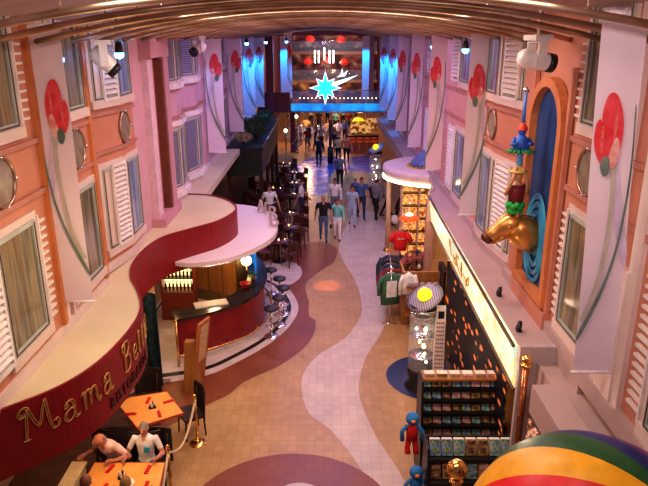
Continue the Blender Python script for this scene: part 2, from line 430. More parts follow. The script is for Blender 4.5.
# left pier with tall recess
m = MB()
m.mi = 3; m.box(-3.96,-3.80,14.05,14.45,LZ,7.2); m.mi = 0; m.box(-3.96,-3.70,15.1,15.5,LZ,7.2)
m.box(-3.96,-3.68,13.95,15.55,6.85,8.2); m.box(-3.96,-3.64,13.9,15.6,LZ,LZ+.2)
m.mi = 1; m.box(-3.96,-3.90,14.45,15.1,LZ+.2,6.85)
m.mi = 2; m.box(-3.90,-3.72,14.95,15.08,LZ+.2,6.8)
trim(m, [pier_m, mat('recess_red', (.36,.10,.10), .5), mat('recess_brown', (.16,.05,.03), .5), mat('lilac_panel', (.66,.47,.54), .6)])

# portholes
porth = None
def porthole(x, y, z, side, label):
    global porth
    if porth is None:
        r = thing('porthole', label, 'porthole', (0,0,0), 0, 'round brass portholes between the window rows')
        m = MB(); Mx = Matrix.Rotation(PI/2, 4, 'Y')
        m.lathe([(.285,0),(.31,.0),(.322,.02),(.31,.045),(.285,.045),(.277,.02),(.285,0)], (0,0,0), 28, Mx); m.build('brass_ring', mat('dull_brass', (.40,.27,.20), .32, .9), r, False)
        m = MB(); m.lathe([(0,.02),(.275,.02)], (0,0,0), 28, Mx); m.build('round_glass', mat('porthole_glass', (.25,.19,.15), .15, col2=(.33,.27,.22), scale=5), r, False)
        for a in range(4):
            m = MB(); an = a*PI/2; m.ball((.05, .3*math.cos(an), .3*math.sin(an)), .022, 8); m.build('bolt', chrome, r, False)
        porth = r; r.location = (x,y,z); r.rotation_euler = (0,0,0 if side > 0 else PI)
        return r
    return dup(porth, (x,y,z), 0 if side > 0 else PI, label)
porthole(-3.85, 7.35, 5.64, 1, 'brass porthole nearest on the left wall, cut by the left edge of the photo')
porthole(-3.85, 9.75, 5.64, 1, 'brass porthole on the left wall just behind the nearest hanging tulip banner')
porthole(-3.86, 12.25, 5.64, 1, 'brass porthole on the left wall between the shuttered bay windows, beyond the first banner')
porthole(3.395, 7.95, 5.64, -1, 'brass porthole on the right wall between the nearest banner and the blue niche')
porthole(3.395, 5.45, 5.64, -1, 'brass porthole nearest on the right wall at the edge of the photo')
porthole(3.36, 12.65, 5.64, -1, 'brass porthole on the right wall behind the acrobat pole, past the blue niche')

# ------------------------------------------------------------------ niche with horse head sculpture
m = MB()
yc, hw, zb, zs = 9.42, .60, 3.55, 6.0
def arch(hw, zb, zs, grow=0, n=14):
    return [(-hw-grow, zb-grow)]+[((hw+grow)*math.cos(PI-PI*k/n), zs+(hw+grow)*math.sin(PI-PI*k/n)) for k in range(n+1)]+[(hw+grow, zb-grow)]
a_in = arch(hw, zb, zs); a_out = arch(hw, zb, zs, .14)
n_ = len(a_in); vv = []
for (ring, x) in ((a_in,3.37),(a_out,3.37),(a_in,3.24),(a_out,3.24)):
    vv += [(x, yc+p[0], p[1]) for p in ring]
ff = []
for i in range(n_):
    j = (i+1) % n_
    ff += [(2*n_+i,2*n_+j,3*n_+j,3*n_+i),(i,j,2*n_+j,2*n_+i),(n_+i,n_+j,3*n_+j,3*n_+i)]
m.add(vv, ff)
m.mi = 1; m.add([(3.355,yc+p[0],p[1]) for p in a_in], [tuple(range(n_))])
m.mi = 2; m.box(3.30,3.37,8.61,8.70,LZ+.26,6.9); m.box(3.30,3.37,10.14,10.25,LZ+.26,6.9); m.box(3.26,3.4,8.60,10.26,LZ-.1,LZ+.26)
trim(m, [niche_frame_m, niche_blue, orange_w])

sc = thing('horse_head_sculpture', 'golden horse head sculpture bursting out of blue ripples in the niche', 'sculpture', (3.35,9.5,4.35))
m = MB()
for k, r_ in enumerate((.28,.37,.46)):
    m.lathe([(r_-.03,0),(r_,.035),(r_+.03,0)], (3.335, 9.5, 4.25), 30, Matrix.Rotation(-PI/2,4,'Y') @ Matrix.Diagonal((1.5,1 if k<2 else .98,1,1)))
m.lathe([(0,.01),(.27,.012)], (3.335,9.5,4.25), 30, Matrix.Rotation(-PI/2,4,'Y'))
m.build('water_ripple', ripple_m, sc)
def hp(px, pz, y=9.5): return (3.38-(3.38-px)*.74, y, pz+.02)
m = MB()
# neck then head pointing into the hall and down
m.loft([hp(3.36,4.22),hp(3.15,4.30),hp(2.95,4.40),hp(2.80,4.46)], [(.21,.26),(.21,.26),(.20,.25),(.17,.19)], side=(0,1,0), n=16)
m.loft([hp(3.0,4.46),hp(2.86,4.48),hp(2.72,4.46),hp(2.58,4.40),hp(2.44,4.32),hp(2.33,4.26),hp(2.27,4.22)], [(.12,.15),(.175,.20),(.16,.19),(.12,.15),(.10,.11),(.105,.105),(.06,.06)], side=(0,1,0), n=16)
m.loft([hp(2.76,4.32),hp(2.58,4.24),hp(2.40,4.16)], [(.08,.06),(.06,.045),(.045,.03)], side=(0,1,0), n=12)
for s_ in (-1,1): m.ball(hp(2.70,4.46,9.5+s_*.145), .03, 8)
hd = m.build('horse_head', bronze, sc)
m = MB()
m.loft([hp(2.34,4.27),hp(2.27,4.22),hp(2.235,4.19)], [(.11,.108),(.108,.10),(.06,.06)], side=(0,1,0), n=12); m.build('muzzle', bronze_d, hd)
m = MB()
for k in range(9):
    x = 3.22-.042*k; m.loft([(x,9.5,4.52+.012*k),(x-.03,9.48,4.63),(x+.05,9.47,4.62)], [.045,.03,.008], n=7)
m.loft([hp(2.80,4.60),hp(2.66,4.60),hp(2.52,4.52)], [.05,.035,.01], n=7)
m.build('mane', bronze_d, hd)
for s_ in (-1,1):
    m = MB(); m.loft([hp(2.84,4.60,9.5+s_*.11),hp(2.86,4.69,9.5+s_*.13),hp(2.89,4.76,9.5+s_*.12)], [.035,.03,.004], n=8); m.build('ear', bronze, hd)

ac = thing('acrobat_figurine', 'acrobat figurine in green frilled trousers and checked red vest balancing on the horse head', 'figurine', (2.96,9.45,4.6))
m = MB(); X, Y = 2.96, 9.45
for s_ in (-1,1):
    m.loft([(X+s_*.07,Y,4.60),(X+s_*.085,Y-.02,4.72),(X+s_*.05,Y,4.84)], [.028,.03,.05], n=8)
m.loft([(X,Y,4.80),(X,Y,4.95),(X,Y,5.12),(X,Y,5.2)], [(.10,.08),(.10,.075),(.12,.08),(.05,.05)], side=(1,0,0), n=12)
m.ball((X,Y,5.27), (.075,.075,.085), 12)
for s_ in (-1,1): m.loft([(X+s_*.11,Y,5.12),(X+s_*.17,Y-.04,5.0),(X+s_*.11,Y-.09,5.22),(X+s_*.04,Y-.04,5.42)], [.035,.03,.026,.022], n=8)
m.build('body', mat('figurine_skin', (.55,.30,.16), .5), ac)
m = MB()
for k in range(12):
    a = k*PI/6
    m.ball((X+.10*math.cos(a), Y+.08*math.sin(a), 4.80+.03*(k%2)), .055, 8); m.ball((X+.085*math.cos(a+.3), Y+.07*math.sin(a+.3), 4.72), .045, 8)
m.build('frilled_trousers', mat('bright_green_cloth', (.02,.38,.07), .5), ac)
m = MB(); m.loft([(X,Y,4.86),(X,Y,5.0),(X,Y,5.14)], [(.115,.095),(.125,.095),(.13,.09)], side=(1,0,0), n=14)
m.build('vest', mat('red_checked_cloth', (.38,.02,.03), .5, col2=(.05,.01,.02), scale=22, tex='bandz'), ac)
m = MB(); m.lathe([(.0,.0),(.13,.0),(.14,.02),(.07,.035),(.055,.10),(.0,.11)], (X,Y,5.33), 18); m.build('straw_hat', mat('straw', (.62,.40,.12), .6), ac)
m = MB(); m.lathe([(.04,0),(.055,.06),(.045,.16),(.06,.2)], (X,Y,5.42), 14); m.build('blue_sleeve', mat('pale_blue_cloth', (.15,.35,.6), .5), ac)
cl = thing('clown_figurine', 'small blue clown figurine with red hat and green ruff, on top holding a ball pole', 'figurine', (2.96,9.45,5.62))
m = MB(); m.loft([(X,Y,5.62),(X,Y,5.72),(X,Y,5.84),(X,Y,5.9)], [(.07,.06),(.13,.11),(.10,.08),(.04,.04)], side=(1,0,0), n=14); m.ball((X,Y,5.95), .065, 12)
for s_ in (-1,1): m.loft([(X+s_*.09,Y,5.84),(X+s_*.15,Y-.05,5.76),(X+s_*.09,Y-.12,5.78)], [.035,.032,.025], n=8)
m.build('body', mat('clown_blue', (.03,.10,.5), .45, col2=(.05,.18,.65), scale=8), cl)
m = MB()
for k in range(16):
    a = k*PI/8; m.loft([(X,Y,5.66),(X+.13*math.cos(a),Y+.11*math.sin(a),5.67),(X+.23*math.cos(a),Y+.2*math.sin(a),5.63)], [.02,.03,.004], n=6)
m.build('green_ruff', mat('dark_green_ruff', (.01,.16,.05), .5, col2=(.03,.30,.12), scale=20), cl)
m = MB(); m.lathe([(.08,0),(.07,.04),(.03,.1),(0,.14)], (X,Y,5.97), 14); m.build('red_hat', mat('hat_red', (.7,.05,.02), .45), cl)
m = MB(); m.cyl((X,Y,6.08), (X,Y,6.52), .028, .02); m.build('pole', mat('pole_blue', (.08,.25,.7), .4), cl)
m = MB(); m.ball((X,Y,6.55), .05, 12); m.build('silver_ball', chrome, cl)

# ------------------------------------------------------------------ hanging banners
def banner(x0, x1, y, label, z0=3.62, z1=7.44, mirror=False, lean=0.):
    w = x1-x0; cx = (x0+x1)/2
    r = thing('tulip_banner', label, 'banner', (cx, y, z0), 0, 'hanging banners printed with a red tulip')
    m = MB()
    def pt(u, z, off=0):
        return (cx-lean*(z-z0)/(z1-z0)+(u if not mirror else -u)*w, y-off+.012*math.sin(z*2.2), z)
    N = 16
    for i in range(N):
        za = z0+(z1-z0)*i/N; zb_ = z0+(z1-z0)*(i+1)/N
        m.add([pt(-.5,za),pt(.5,za),pt(.5,zb_),pt(-.5,zb_)], [(0,1,2,3)], True)
    def shape(ctrl, mi, off, k=5):
        m.mi = mi; c = smooth_curve(ctrl, k, True); m.add([pt(p.x, p.y, off) for p in c], [tuple(range(len(c)))])
    Zc = 6.42; h = .34
    # soft printed lilac band, stem and long leaf swirls
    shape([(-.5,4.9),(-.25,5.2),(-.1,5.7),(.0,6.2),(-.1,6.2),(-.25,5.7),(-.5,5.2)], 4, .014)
    sp = [(.05,Zc-h*.8),(.0,Zc-.7),(.05,Zc-1.2),(.18,Zc-1.7),(.42,Zc-2.05),(.5,Zc-2.12)]
    shape([(a,b) for a,b in sp]+[(a-.11,b-.02) for a,b in reversed(sp)], 2, .020)
    lf = [(-.40,Zc+.2),(-.42,Zc-.3),(-.36,Zc-.8),(-.2,Zc-1.35),(.1,Zc-1.85),(.5,Zc-2.3)]
    shape(lf+[(a-.04,b-.07) for a,b in reversed(lf)], 3, .024, 4)
    # petals
    _sh = shape
    def pshape(ctrl, mi, off, k=5): _sh([(q[0]*.9+.12, q[1]) for q in ctrl], mi, off, k)
    pshape([(-.24,Zc-.30),(-.33,Zc-.08),(-.28,Zc+.14),(-.10,Zc+.32),(.10,Zc+.33),(.22,Zc+.18),(.22,Zc-.04),(.14,Zc-.26),(-.04,Zc-.36)], 1, .030)
    pshape([(.12,Zc-.30),(.14,Zc-.08),(.27,Zc+.08),(.38,Zc+.02),(.40,Zc-.14),(.32,Zc-.28),(.20,Zc-.36)], 1, .033)
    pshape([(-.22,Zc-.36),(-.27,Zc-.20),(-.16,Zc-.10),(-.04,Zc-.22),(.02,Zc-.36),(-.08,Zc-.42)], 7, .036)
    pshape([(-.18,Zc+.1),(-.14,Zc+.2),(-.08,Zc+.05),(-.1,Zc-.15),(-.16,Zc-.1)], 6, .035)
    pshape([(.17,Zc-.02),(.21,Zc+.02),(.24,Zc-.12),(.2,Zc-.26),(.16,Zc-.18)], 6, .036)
    pshape([(-.02,Zc-.32),(.14,Zc-.30),(.20,Zc-.40),(.10,Zc-.50),(-.04,Zc-.46)], 3, .037)
    m.build('printed_cloth', [fabric, petal, stem_m, leaf_m, lilac_m, petal2, mat('tulip_rose', (.80,.20,.20), .6, col2=(.72,.08,.09), scale=30), mat('tulip_base', (.85,.55,.50), .6, col2=(.75,.25,.22), scale=14)], r)
    m = MB(); m.cyl((x0-.03,y,z0-.01),(x1+.03,y,z0-.01),.018); m.build('lower_rod', white_sh, r)
    m = MB(); m.cyl((x0-.03-lean,y,z1),(x1+.03-lean,y,z1),.018)
    m.cyl((cx-lean,y,z1),(cx-lean,y,z1+.12),.008); m.build('upper_rod', white_sh, r)
    return r
BL = [(-3.84,-3.38,8.5),(-3.84,-3.26,20.9),(-3.84,-3.26,25.8),(-3.84,-3.26,30.6),(-3.84,-3.26,35.2)]
nm = ['first','second','third','fourth','fifth','sixth','seventh']
LBL = ['tulip banner hanging nearest on the left wall, above the red restaurant canopy','second tulip banner on the left, just past the projector lamp and striped bay windows','third tulip banner along the left wall, above the dark shrub planter','fourth tulip banner along the left wall, lit cyan','fifth tulip banner on the left wall beside the dark red column','sixth and farthest tulip banner on the left']
for i, (a, c, y) in enumerate(BL): banner(a, c, y, LBL[i])
banner(-2.6, -2.1, 43.0, LBL[5], z0=3.4)
BR = [(2.885,3.33,6.45),(2.94,3.44,13.2),(2.93,3.38,18.0),(2.93,3.38,22.0),(2.93,3.38,26.0),(2.93,3.38,29.6),(2.93,3.38,34.0)]
LBR = ['largest tulip banner, nearest on the right, hanging past the blue niche','second tulip banner on the right, left of the acrobat pole','third tulip banner from the camera along the right wall','fourth tulip banner along the right wall above the blue shell ornament','fifth tulip banner along the right wall','sixth tulip banner along the right wall, partly lit cyan','seventh and farthest tulip banner on the right, lit cyan by the bridge']
for i, (a, c, y) in enumerate(BR): banner(a, c, y, LBR[i], mirror=True, lean=.2 if i == 0 else 0.)
#PART2
# ------------------------------------------------------------------ ceiling and rods
m = MB(); NX = 12
def cz(x): return 8.02-.034*x*x
for k in range(NX):
    xa = -4.1+8.2*k/NX; xb = -4.1+8.2*(k+1)/NX
    m.hexa([(xa,2,cz(xa)),(xb,2,cz(xb)),(xb,44,cz(xb)),(xa,44,cz(xa)),(xa,2,cz(xa)+.2),(xb,2,cz(xb)+.2),(xb,44,cz(xb)+.2),(xa,44,cz(xa)+.2)])
m.mi = 1; m.box(-4.0,4.0,44,44.3,7.33,8.3)
struct(m.build('ceiling', [mat('ceiling_paint', (.46,.33,.36), .45, col2=(.60,.46,.48), scale=.8), mat('ceiling_end_beam', (.16,.07,.12), .5)]))
def rodz(x): return 7.66-.036*x*x
k = 0
y = 5.6; prim = None
while y < 40:
    x0, x1 = (-3.45, 3.45)
    if prim is None:
        prim = thing('ceiling_rod', 'polished copper tube arching across the promenade below the ceiling', 'rod', (0, y, 7.66), 0, 'row of arched copper tubes under the ceiling')
        m = MB(); m.loft([(x0+(x1-x0)*i/16, y, rodz(x0+(x1-x0)*i/16)) for i in range(17)], .036, n=10); m.build('tube', rodm, prim)
        m = MB()
        for x in (-2.2, 0, 2.2): m.cyl((x,y,rodz(x)),(x,y,cz(x)+.02),.01)
        m.build('hanger_wire', chrome, prim)
    else: dup(prim, (0, y, 7.66))
    y += 1.15 if y < 14 else 1.5

# ------------------------------------------------------------------ left ledge / canopy with red fascia
EDGE = [(-5.0,5.5),(-4.3,6.02),(-3.82,6.44),(-3.33,6.97),(-3.05,7.64),(-2.93,8.6),(-2.98,9.36),(-3.23,10.07),(-3.55,10.75),(-3.72,11.5),(-3.72,12.35),(-3.55,13.15),(-3.12,13.73),(-2.57,14.38),(-2.28,15.2),(-2.31,15.8),(-2.67,16.5),(-3.2,16.98),(-3.84,17.1)]
ec = smooth_curve(EDGE, 6)
cn = thing('restaurant_canopy', 'wavy cream canopy with crimson fascia lettered Mama Bella\'s Ristorante along the left wall', 'canopy', (-3.6,9,2.25))
m = MB(); poly = [(p.x,p.y) for p in ec]+[(-4.3,17.1),(-4.9,5.4)]
m.prism(poly, 3.0, 3.1); m.prism(poly, 2.25, 2.33); m.build('canopy_slab', ledge_m, cn)
m = MB()
for i in range(len(ec)-1):
    a, c = ec[i], ec[i+1]; t = (c-a).normalized(); nn = Vector((t.y,-t.x,0))
    a2, c2 = a+nn*.04, c+nn*.04
    m.add([(a2.x,a2.y,2.2),(c2.x,c2.y,2.2),(c2.x,c2.y,3.13),(a2.x,a2.y,3.13),(a.x,a.y,2.2),(c.x,c.y,2.2),(c.x,c.y,3.13),(a.x,a.y,3.13)], [(0,1,2,3),(3,2,6,7),(0,4,5,1),(4,7,6,5)])
m.build('crimson_fascia', fascia_m, cn)
# arclength helper
S = [0]
for i in range(len(ec)-1): S.append(S[-1]+(ec[i+1]-ec[i]).length)
def on_edge(s, z, off=.05):
    s = max(0, min(S[-1]-1e-4, s))
    for i in range(len(ec)-1):
        if S[i+1] >= s: break
    t = (s-S[i])/(S[i+1]-S[i]); p = ec[i].lerp(ec[i+1], t); d = (ec[i+1]-ec[i]).normalized(); nn = Vector((d.y,-d.x,0))
    return Vector((p.x+nn.x*off, p.y+nn.y*off, z))
# curly hand drawn letters: strokes in a unit box
G = {
 'M': [[(.12,.0),(.16,.3),(.2,.62),(.26,.92)],[(.26,.92),(.12,.96),(.0,.84),(.04,.7),(.14,.72),(.12,.8)],[(.26,.92),(.36,.65),(.46,.42),(.56,.3)],[(.56,.3),(.62,.5),(.7,.76),(.8,1.0)],[(.8,1.0),(.82,.7),(.85,.4),(.92,.12),(1.05,.04),(1.14,.16),(1.08,.3),(1.0,.26)],[(.04,.02),(.22,.0)]],
 'a': [[(.2,.72),(.3,.9),(.55,.95),(.68,.75),(.7,.4),(.72,.12),(.85,.02),(.96,.12)],[(.7,.55),(.45,.56),(.2,.42),(.16,.18),(.34,.02),(.56,.1),(.7,.3)],[(.2,.72),(.3,.66),(.34,.76),(.28,.82)]],
 'm': [[(.02,.8),(.1,.92),(.16,.8),(.16,.4),(.16,.02)],[(.16,.6),(.26,.88),(.4,.9),(.46,.7),(.46,.1)],[(.46,.6),(.58,.88),(.74,.88),(.8,.66),(.82,.25),(.92,.04),(1.02,.12),(.98,.24)]],
 'B': [[(.2,0),(.2,.5),(.24,1.0)],[(.0,.8),(.05,1.0),(.3,1.06),(.6,1.0),(.66,.78),(.5,.6),(.28,.55)],[(.28,.55),(.6,.52),(.76,.34),(.66,.08),(.4,-.02),(.1,.04)],[(.0,.8),(.08,.72),(.14,.8)]],
 'e': [[(.15,.42),(.5,.46),(.7,.6),(.6,.84),(.36,.88),(.16,.64),(.14,.32),(.32,.06),(.6,.04),(.78,.2)]],
 'l': [[(.1,.2),(.3,.6),(.4,1.1),(.26,1.25),(.16,1.0),(.16,.4),(.24,.05),(.4,.1)]],
 's': [[(.6,.8),(.4,.92),(.2,.76),(.3,.55),(.52,.4),(.55,.16),(.34,.0),(.1,.12)]],
 "'": [[(.2,1.2),(.16,.95)]],
}
goldlet = mat('gilt_letter', (.55,.30,.08), .3, .6, col2=(.75,.50,.20), scale=20)
s0 = 1.68
lay = [('M',.0,.40,.47),('a',.50,.26,.30),('m',.80,.34,.30),('a',1.20,.26,.30),('B',1.80,.34,.44),('e',2.16,.24,.28),('l',2.42,.2,.3),('l',2.62,.2,.3),('a',2.82,.26,.28),("'",3.10,.12,.3),('s',3.20,.22,.28)]
for ch, ds, w, h in lay:
    m = MB()
    for st in G[ch]:
        c = smooth_curve(st, 5)
        for dd in (-.012, .012):
            m.loft([on_edge(s0+ds+p.x*w+dd, 2.60+p.y*h+dd*.4, .055) for p in c], .0085, n=6)
    m.build('gilt_letter', goldlet, cn)
dk = mat('dark_letter', (.05,.006,.012), .4)
ss = s0+1.34
for ch in 'RISTORANTE':
    v, ff = text_verts(ch, .22, .01)
    w = max(p.x for p in v)
    m = MB(); m.add([on_edge(ss+p.x*.95, 2.31+p.y*1.15, .05+p.z) for p in v], ff); m.build('dark_letter', dk, cn)
    ss += w*.95+.035

# ledge that continues behind the canopy
m = MB(); m.box(-4.2,-3.3,17.15,24.6,2.9,3.1); trim(m, ledge_m)

# ------------------------------------------------------------------ bar
DISC = [(-4.25,13.9),(-3.3,13.35),(-2.8,13.32),(-2.17,13.66),(-1.72,14.25),(-1.36,15.07),(-1.24,15.95),(-1.38,17.0),(-1.84,18.01),(-2.65,18.5),(-4.25,18.7)]
dc = smooth_curve(DISC, 6)
bc = thing('bar_canopy', 'pale rounded canopy over the curved bar, carrying silver letters on its rim', 'canopy', (-3,16,2.36))
m = MB(); m.prism([(p.x,p.y) for p in dc], 2.36, 2.46); m.build('canopy_disc', mat('bar_canopy_paint', (.78,.68,.66), .5, col2=(.82,.72,.70), scale=1), bc)
m = MB(); n = len(dc)
cc = Vector((-3.2,16,0))
m.loft([(p.x,p.y,2.345) for p in dc[12:-6]], .02, n=8); m.build('rim_tube', chrome, bc)
for ch, (x, y, rz) in zip('AJPB', [(-1.92,17.75,.95),(-1.70,17.35,1.15),(-1.56,16.95,1.35),(-1.48,16.2,1.6)]):
    v, ff = text_verts(ch, .52, .03); T = Matrix.Translation((x,y,2.47)) @ Matrix.Rotation(rz-PI/2-.35,4,'Z') @ Matrix.Rotation(PI/2,4,'X')
    m = MB(); m.add([T @ p for p in v], ff); m.build('silver_letter', mat('letter_silver', (.55,.48,.45), .3, .5), bc)
CT = [(-3.42,13.25),(-3.25,13.33),(-2.92,13.50),(-2.45,13.87),(-1.95,14.36),(-1.63,15.14),(-1.58,16.07),(-1.79,17.11),(-2.3,17.9),(-3.1,18.3)]
ct = smooth_curve(CT, 6)
bar = thing('bar_counter', 'curved bar counter with dark top and deep red front panel', 'bar', (-2.8,15.8,0))
def offs(c, d):
    out = []
    for i, p in enumerate(c):
        t = (c[min(i+1,len(c)-1)]-c[max(i-1,0)]).normalized(); out.append(Vector((p.x+t.y*d, p.y-t.x*d, 0)))
    return out
def strip(m, outer, inner, z0, z1):
    m.prism([(p.x,p.y) for p in outer]+[(p.x,p.y) for p in reversed(inner)], z0, z1)
m = MB(); strip(m, offs(ct,.03), offs(ct,-.5), 1.04, 1.1); m.build('countertop', mat('bar_top_dark', (.02,.014,.016), .15), bar)
m = MB(); strip(m, offs(ct,-.06), offs(ct,-.12), .012, 1.04); m.build('front_panel', mat('bar_front_red', (.22,.01,.015), .35, col2=(.30,.02,.025), scale=3), bar)
m = MB(); m.loft([(p.x,p.y,.2) for p in offs(ct,.12)], .028, n=8)
for i in range(3, len(ct)-2, 8):
    p = offs(ct,.12)[i]; q = offs(ct,-.07)[i]; m.cyl((p.x,p.y,.2),(q.x,q.y,.2),.015)
m.build('foot_rail', brass, bar)
m = MB(); strip(m, offs(ct,.02), offs(ct,-.06), .012, .10); m.build('kick_plate', chrome, bar)
# bar stools
st0 = thing('bar_stool', 'x', 'stool', (0,0,0), 0, 'round bar stools around the curved counter')
m = MB(); m.lathe([(0,.74),(.17,.74),(.19,.77),(.17,.81),(0,.82)], n=20); m.build('seat', mat('stool_leather', (.03,.03,.045), .35), st0, False)
m = MB(); m.cyl((0,0,.04),(0,0,.74),.028); m.build('pole', chrome, st0, False)
m = MB(); m.lathe([(0,.06),(.05,.05),(.17,.03),(.19,0.012)], n=20); m.build('base', chrome, st0, False)
m = MB(); m.lathe([(.12,.3),(.135,.31),(.15,.3),(.135,.29),(.12,.3)], n=18); m.cyl((-.13,0,.3),(.13,0,.3),.01); m.build('foot_ring', chrome, st0, False)
sp = [(-1.34,14.55,'bar stool nearest the camera at the curved counter'),(-1.18,15.23,'second bar stool from the near end of the curved counter'),(-1.10,15.92,'middle bar stool at the outermost bulge of the counter'),(-1.26,16.6,'fourth bar stool from the near end of the curved counter'),(-1.55,17.3,'bar stool farthest along the counter, half behind the blue glass')]
for i, (x, y, l) in enumerate(sp):
    o = st0 if i == 0 else dup(st0, (x,y,0)); o.location = (x,y,.012); o['label'] = l
# blue curved glass screen at far end of counter
m = MB(); pc = offs(ct,-.25)[34:48]; strip(m, pc, [p+Vector((-.03,0,0)) for p in pc], 1.1, 1.75)
tag(m.build('glass_screen', mat('blue_glass', (.01,.12,.55), .1, emit=.5, col2=(.02,.25,.75), scale=2)), 'curved blue glowing glass screen at far end of the bar counter', 'screen')
# back bar with shelf and bottles
bb = thing('back_bar_cabinet', 'lit liquor cabinet with bottle shelves behind the bar', 'cabinet', (-3.9,15.8,0))
m = MB(); m.box(-4.35,-3.45,15.5,15.95,0.012,.82); m.box(-4.35,-3.45,15.9,15.95,.82,1.78); m.box(-4.35,-4.31,15.55,15.9,.82,1.78); m.box(-3.49,-3.45,15.55,15.9,.82,1.78); m.box(-4.35,-3.45,15.55,15.95,1.78,1.82); m.build('carcass', mat('cabinet_red', (.22,.035,.02), .4), bb)
m = MB(); m.box(-4.31,-3.49,15.87,15.9,.84,1.77); m.build('glowing_back', mat('warm_glow_panel', (1.,.72,.3), .5, emit=1.8), bb)
for z in (1.15,1.45):
    m = MB(); m.box(-4.31,-3.49,15.62,15.87,z,z+.02); m.build('shelf', darkwood, bb)
bot = None
for zi, z in enumerate((.825,1.175,1.475)):
    for i in range(8):
        x, y = -4.25+i*.1, 15.72
        if bot is None:
            bot = thing('liquor_bottle', 'small liquor bottle standing in the lit cabinet behind the bar', 'bottle', (x,y,z), 0, 'liquor bottles behind the bar')
            m = MB(); m.lathe([(0,0),(.03,0),(.03,.14),(.012,.18),(.012,.22),(0,.22)], n=10); m.build('glass_body', mat('bottle_brown', (.10,.03,.01), .15), bot, False)
            m = MB(); m.lathe([(0,.245),(.015,.245),(.015,.22),(0,.22)], n=8); m.build('cap', goldm, bot, False)
        else: dup(bot, (x,y,z))
# inner counter, cupboards and things on it
ib = thing('bar_workstation', 'brown cupboard unit with panelled doors inside the bar ring', 'cabinet', (-2.9,17.0,0))
m = MB(); m.obox((-2.95,16.9,.75),(1.5,.5,1.48),-.5); m.build('carcass', mat('brown_panel', (.13,.07,.03), .4, col2=(.2,.12,.05), scale=5), ib)
for k in (-.5,0,.5):
    m = MB(); T = Matrix.Translation((-2.95,16.9,.85)) @ Matrix.Rotation(-.5,4,'Z'); m.add([T @ Vector(p) for p in [(k-.22,-.27,-.5),(k+.22,-.27,-.5),(k+.22,-.27,.5),(k-.22,-.27,.5),(k-.22,-.25,-.5),(k+.22,-.25,-.5),(k+.22,-.25,.5),(k-.22,-.25,.5)]], [(0,1,2,3),(4,5,6,7),(0,1,5,4),(2,3,7,6),(1,2,6,5),(0,3,7,4)]); m.build('door', oak, ib)
m = MB(); m.obox((-2.75,14.1,1.115),(.8,.34,.03),.35); tag(m.build('menu_tray', mat('white_sheet', (.8,.74,.66), .4)), 'long white tray lying on the near end of the bar counter', 'tray')
m = MB(); m.lathe([(.10,0),(.14,.08),(.15,.1),(.13,.09),(.09,.02),(0,.015)], (-2.05,15.25,1.1), 16); tag(m.build('red_bowl', mat('bowl_red', (.55,.03,.04), .4)), 'red bowl on the bar counter beside the green garnish plant', 'bowl')
def leafy(m, c, r, n, s=.05, flat=.7, rnd=random):
    for i in range(n):
        a = rnd.uniform(0,2*PI); t = rnd.uniform(-.2,1); rr = r*rnd.uniform(.5,1)
        p = Vector((c[0]+rr*math.cos(a)*math.cos(t), c[1]+rr*math.sin(a)*math.cos(t), c[2]+rr*flat*math.sin(t)))
        d = Vector((rnd.uniform(-1,1),rnd.uniform(-1,1),rnd.uniform(-.2,1))).normalized(); e = d.orthogonal().normalized()
        e.rotate(Matrix.Rotation(rnd.uniform(0,6),3,d)); q = s*rnd.uniform(.6,1.3)
        m.add([p, p+d*q+e*q*.35, p+d*q*2, p+d*q-e*q*.35], [(0,1,2,3)])
gp = thing('garnish_plant', 'small green potted plant on the bar counter', 'plant', (-1.9,15.75,1.1))
m = MB(); m.lathe([(0,0),(.06,0),(.08,.1),(0,.1)], (-1.9,15.75,1.1), 12); m.build('pot', oak, gp)
m = MB(); leafy(m, (-1.9,15.75,1.22), .13, 120, .035); m.build('foliage', mat('leaf_green', (.04,.14,.03), .5, col2=(.10,.26,.06), scale=9), gp)
m = MB(); m.lathe([(0,.0),(.05,.0),(.05,.02),(.015,.04),(.015,.2),(0,.2)], (-2.15,16.4,1.1), 12); lp = thing('bar_lamp', 'glowing amber globe lamp at the middle of the bar counter', 'lamp', (-2.15,16.4,1.1)); m.build('stand', brass, lp)
m = MB(); m.ball((-2.15,16.4,1.40), .15, 14); m.build('globe', mat('amber_globe', (1.,.72,.25), .4, emit=5), lp)

# posts, curtain, inner wall of the restaurant
m = MB()
N = 26; pts = []
for i in range(N+1):
    t = i/N; pts.append((-4.15+.06*math.sin(t*22)+t*.62, 12.02+.06*math.cos(t*30)+t*.15))
m.v = []; 
m.add([(p[0],p[1],z) for z in (.02,1.1,2.2) for p in pts], [(r_*(N+1)+i, r_*(N+1)+i+1, (r_+1)*(N+1)+i+1, (r_+1)*(N+1)+i) for r_ in range(2) for i in range(N)], True)
tag(m.build('curtain', mat('teal_curtain', (.008,.025,.035), .7, col2=(.02,.06,.08), scale=6)), 'dark teal curtain hanging beneath the canopy beside the bar entrance', 'curtain')
m = MB(); m.box(-4.35,-4.15,12.35,14.3,0,2.25); struct(m.build('wall_inner', mat('cream_inner_wall', (.72,.60,.42), .6, col2=(.78,.56,.22), scale=1.1)))
m = MB(); m.box(-5.4,-3.4,12.3,12.36,.012,.1)
trim(m, cream)
m = MB(); m.cyl((-3.36,13.0,.012),(-3.36,13.0,1.15),.03); m.ball((-3.36,13.0,1.17),.04,10); tag(m.build('brass_post', brass), 'short brass post at the end of the bar counter', 'post')

